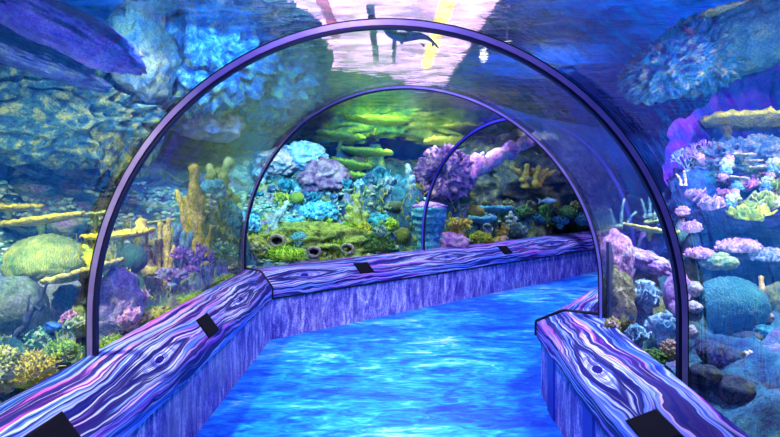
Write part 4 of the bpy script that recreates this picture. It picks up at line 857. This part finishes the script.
growth('algae', 'yellow-green algae blades covering the reef bed', (-5, 1.4, 2, 12), 5200, R3(GRN, YGR, YEL, scale=8, island=True), .019, 6, 'blade', 1.8)
# ================================================================ light, camera
def spot(name, loc, aim, col, W, ang=110, blend=.6, r=.12):
    l = bpy.data.lights.new(name, 'SPOT'); l.energy = W; l.color = col; l.spot_size = math.radians(ang); l.spot_blend = blend; l.shadow_soft_size = r
    o = bpy.data.objects.new(name, l); C.objects.link(o); o.location = loc
    o.rotation_euler = (Vector(aim) - Vector(loc)).to_track_quat('-Z', 'Y').to_euler()
G = 1.0
# unseen spots added below the surface, standing in for lights above the water
for loc, aim, col, W, ang in [
    ((-2.3, 1.9, 3.35), (-2.0, 2.8, .6), (1, .95, .55), 330, 80), ((-2.1, 2.7, 2.75), (-3.2, 5.0, .9), (1, .95, .62), 190, 62),
    ((-2.1, 5.0, 3.35), (-2.2, 6.2, .8), (1, .95, .75), 80, 110), ((-.8, 6.9, 3.35), (-1.0, 8.4, 1.0), (.75, 1, .65), 160, 115),
    ((1.0, 8.8, 3.35), (1.0, 9.6, .8), (.55, .8, 1), 140, 115), ((3.2, 10.6, 3.35), (3.2, 11, .8), (.8, .75, 1), 130, 115),
    ((2.3, 3.2, 3.35), (2.3, 3.7, .9), (.62, .72, 1), 95, 105), ((3.3, 3.1, 2.9), (3.1, 4.2, 1.4), (1, .88, .75), 55, 115), ((.2, 9.9, 3.40), (.3, 12.2, 2.6), (.65, 1, .35), 300, 85),
    ((1.2, 8.0, 3.35), (1.0, 8.5, 1.8), (1, .7, 1), 60, 90), ((1.95, 2.9, 3.3), (1.75, 3.7, .9), (.9, .88, 1), 170, 80)]: spot('reef_fill_spot', loc, aim, col, W*2.4, ang)
# unseen spots added: blue wash on the far wall, violet on the near one, glancing light up the rock faces
for loc, aim, col, W, ang in [((-1.9, 1.8, 1.2), (-3.6, 6.4, 2.1), (.80, 1, .80), 560, 44), ((-2.4, 1.4, 1.2), (-4.0, 4.6, 3.0), (.40, .35, 1), 200, 80), ((-1.9, 4.0, 3.2), (-2.7, 8.5, 2.4), (.18, .52, 1), 480, 70), ((-.9, 4.6, 3.25), (-2.4, 9, 2.4), (.10, .46, 1), 1300, 66),
    ((0, 12, 1.2), (-1, 17, 2.4), (.10, .35, 1), 600, 140), ((7, 12, 1.2), (6, 17, 2.4), (.12, .25, 1), 200, 140), ((1.9, 2.2, .9), (3.4, 5.4, 2.7), (.6, 1, .75), 240, 60), ((2.2, 2.0, 2.4), (4.2, 5.2, 2.3), (.55, .16, 1), 330, 70), ((1.75, 2.6, 2.6), (2.6, 4.9, 1.8), (.5, .15, 1), 90, 60), ((.8, 9.2, 1.4), (.3, 12.0, 2.7), (.65, 1, .4), 320, 85)]: spot('wall_wash', loc, aim, col, W*G, ang)
# unseen spots added over the shell to light ledges and floor
for loc, aim, col, W in [((-.3, 1.2, 3.35), (-.2, 2.4, 0), (.50, .42, 1), 240), ((.1, 3.6, 3.35), (0, 4.2, 0), (.42, .45, 1), 300), ((1.2, 6.0, 3.35), (1.3, 6.6, 0), (.42, .45, 1), 300), ((3.4, 8.2, 3.35), (3.6, 8.6, 0), (.45, .42, 1), 260)]: spot('tunnel_fill_spot', loc, aim, col, W*G, 120, .5, .3)
for x, y in ((-5, 9), (5, 9), (-5, 17), (5, 17), (9, 12), (-9, 14)): spot('ceiling_fill_spot', (x, y, 3.6), (x, y + .5, 5.4), (.05, .40, 1), 1100, 150, .8, .3)  # unseen spots added to brighten the hall ceiling in blue
w = bpy.data.worlds.new('hall'); bpy.context.scene.world = w; w.use_nodes = True
w.node_tree.nodes['Background'].inputs[0].default_value = (.015, .11, .62, 1); w.node_tree.nodes['Background'].inputs[1].default_value = .5
cam = bpy.data.cameras.new('camera'); co_ = bpy.data.objects.new('camera', cam); C.objects.link(co_); co_.location = (0, 0, CZ); co_.rotation_euler = (PI/2, 0, 0)
cam.sensor_width = 36; cam.lens = F/780*36; cam.shift_y = -(218.5 - CY)/780; cam.clip_end = 100; cam.clip_start = .05
sc = bpy.context.scene; sc.camera = co_
vs = sc.view_settings; sc.display_settings.display_device = 'sRGB'; vs.view_transform = 'Standard'; vs.look = 'None'; vs.gamma = 1; vs.use_curve_mapping = False; vs.exposure = 0.12
cy = sc.cycles; cy.use_denoising = True; cy.caustics_reflective = False; cy.caustics_refractive = False; cy.max_bounces = 10; cy.diffuse_bounces = 3; cy.glossy_bounces = 4; cy.transmission_bounces = 6; cy.transparent_max_bounces = 12; cy.sample_clamp_indirect = 4
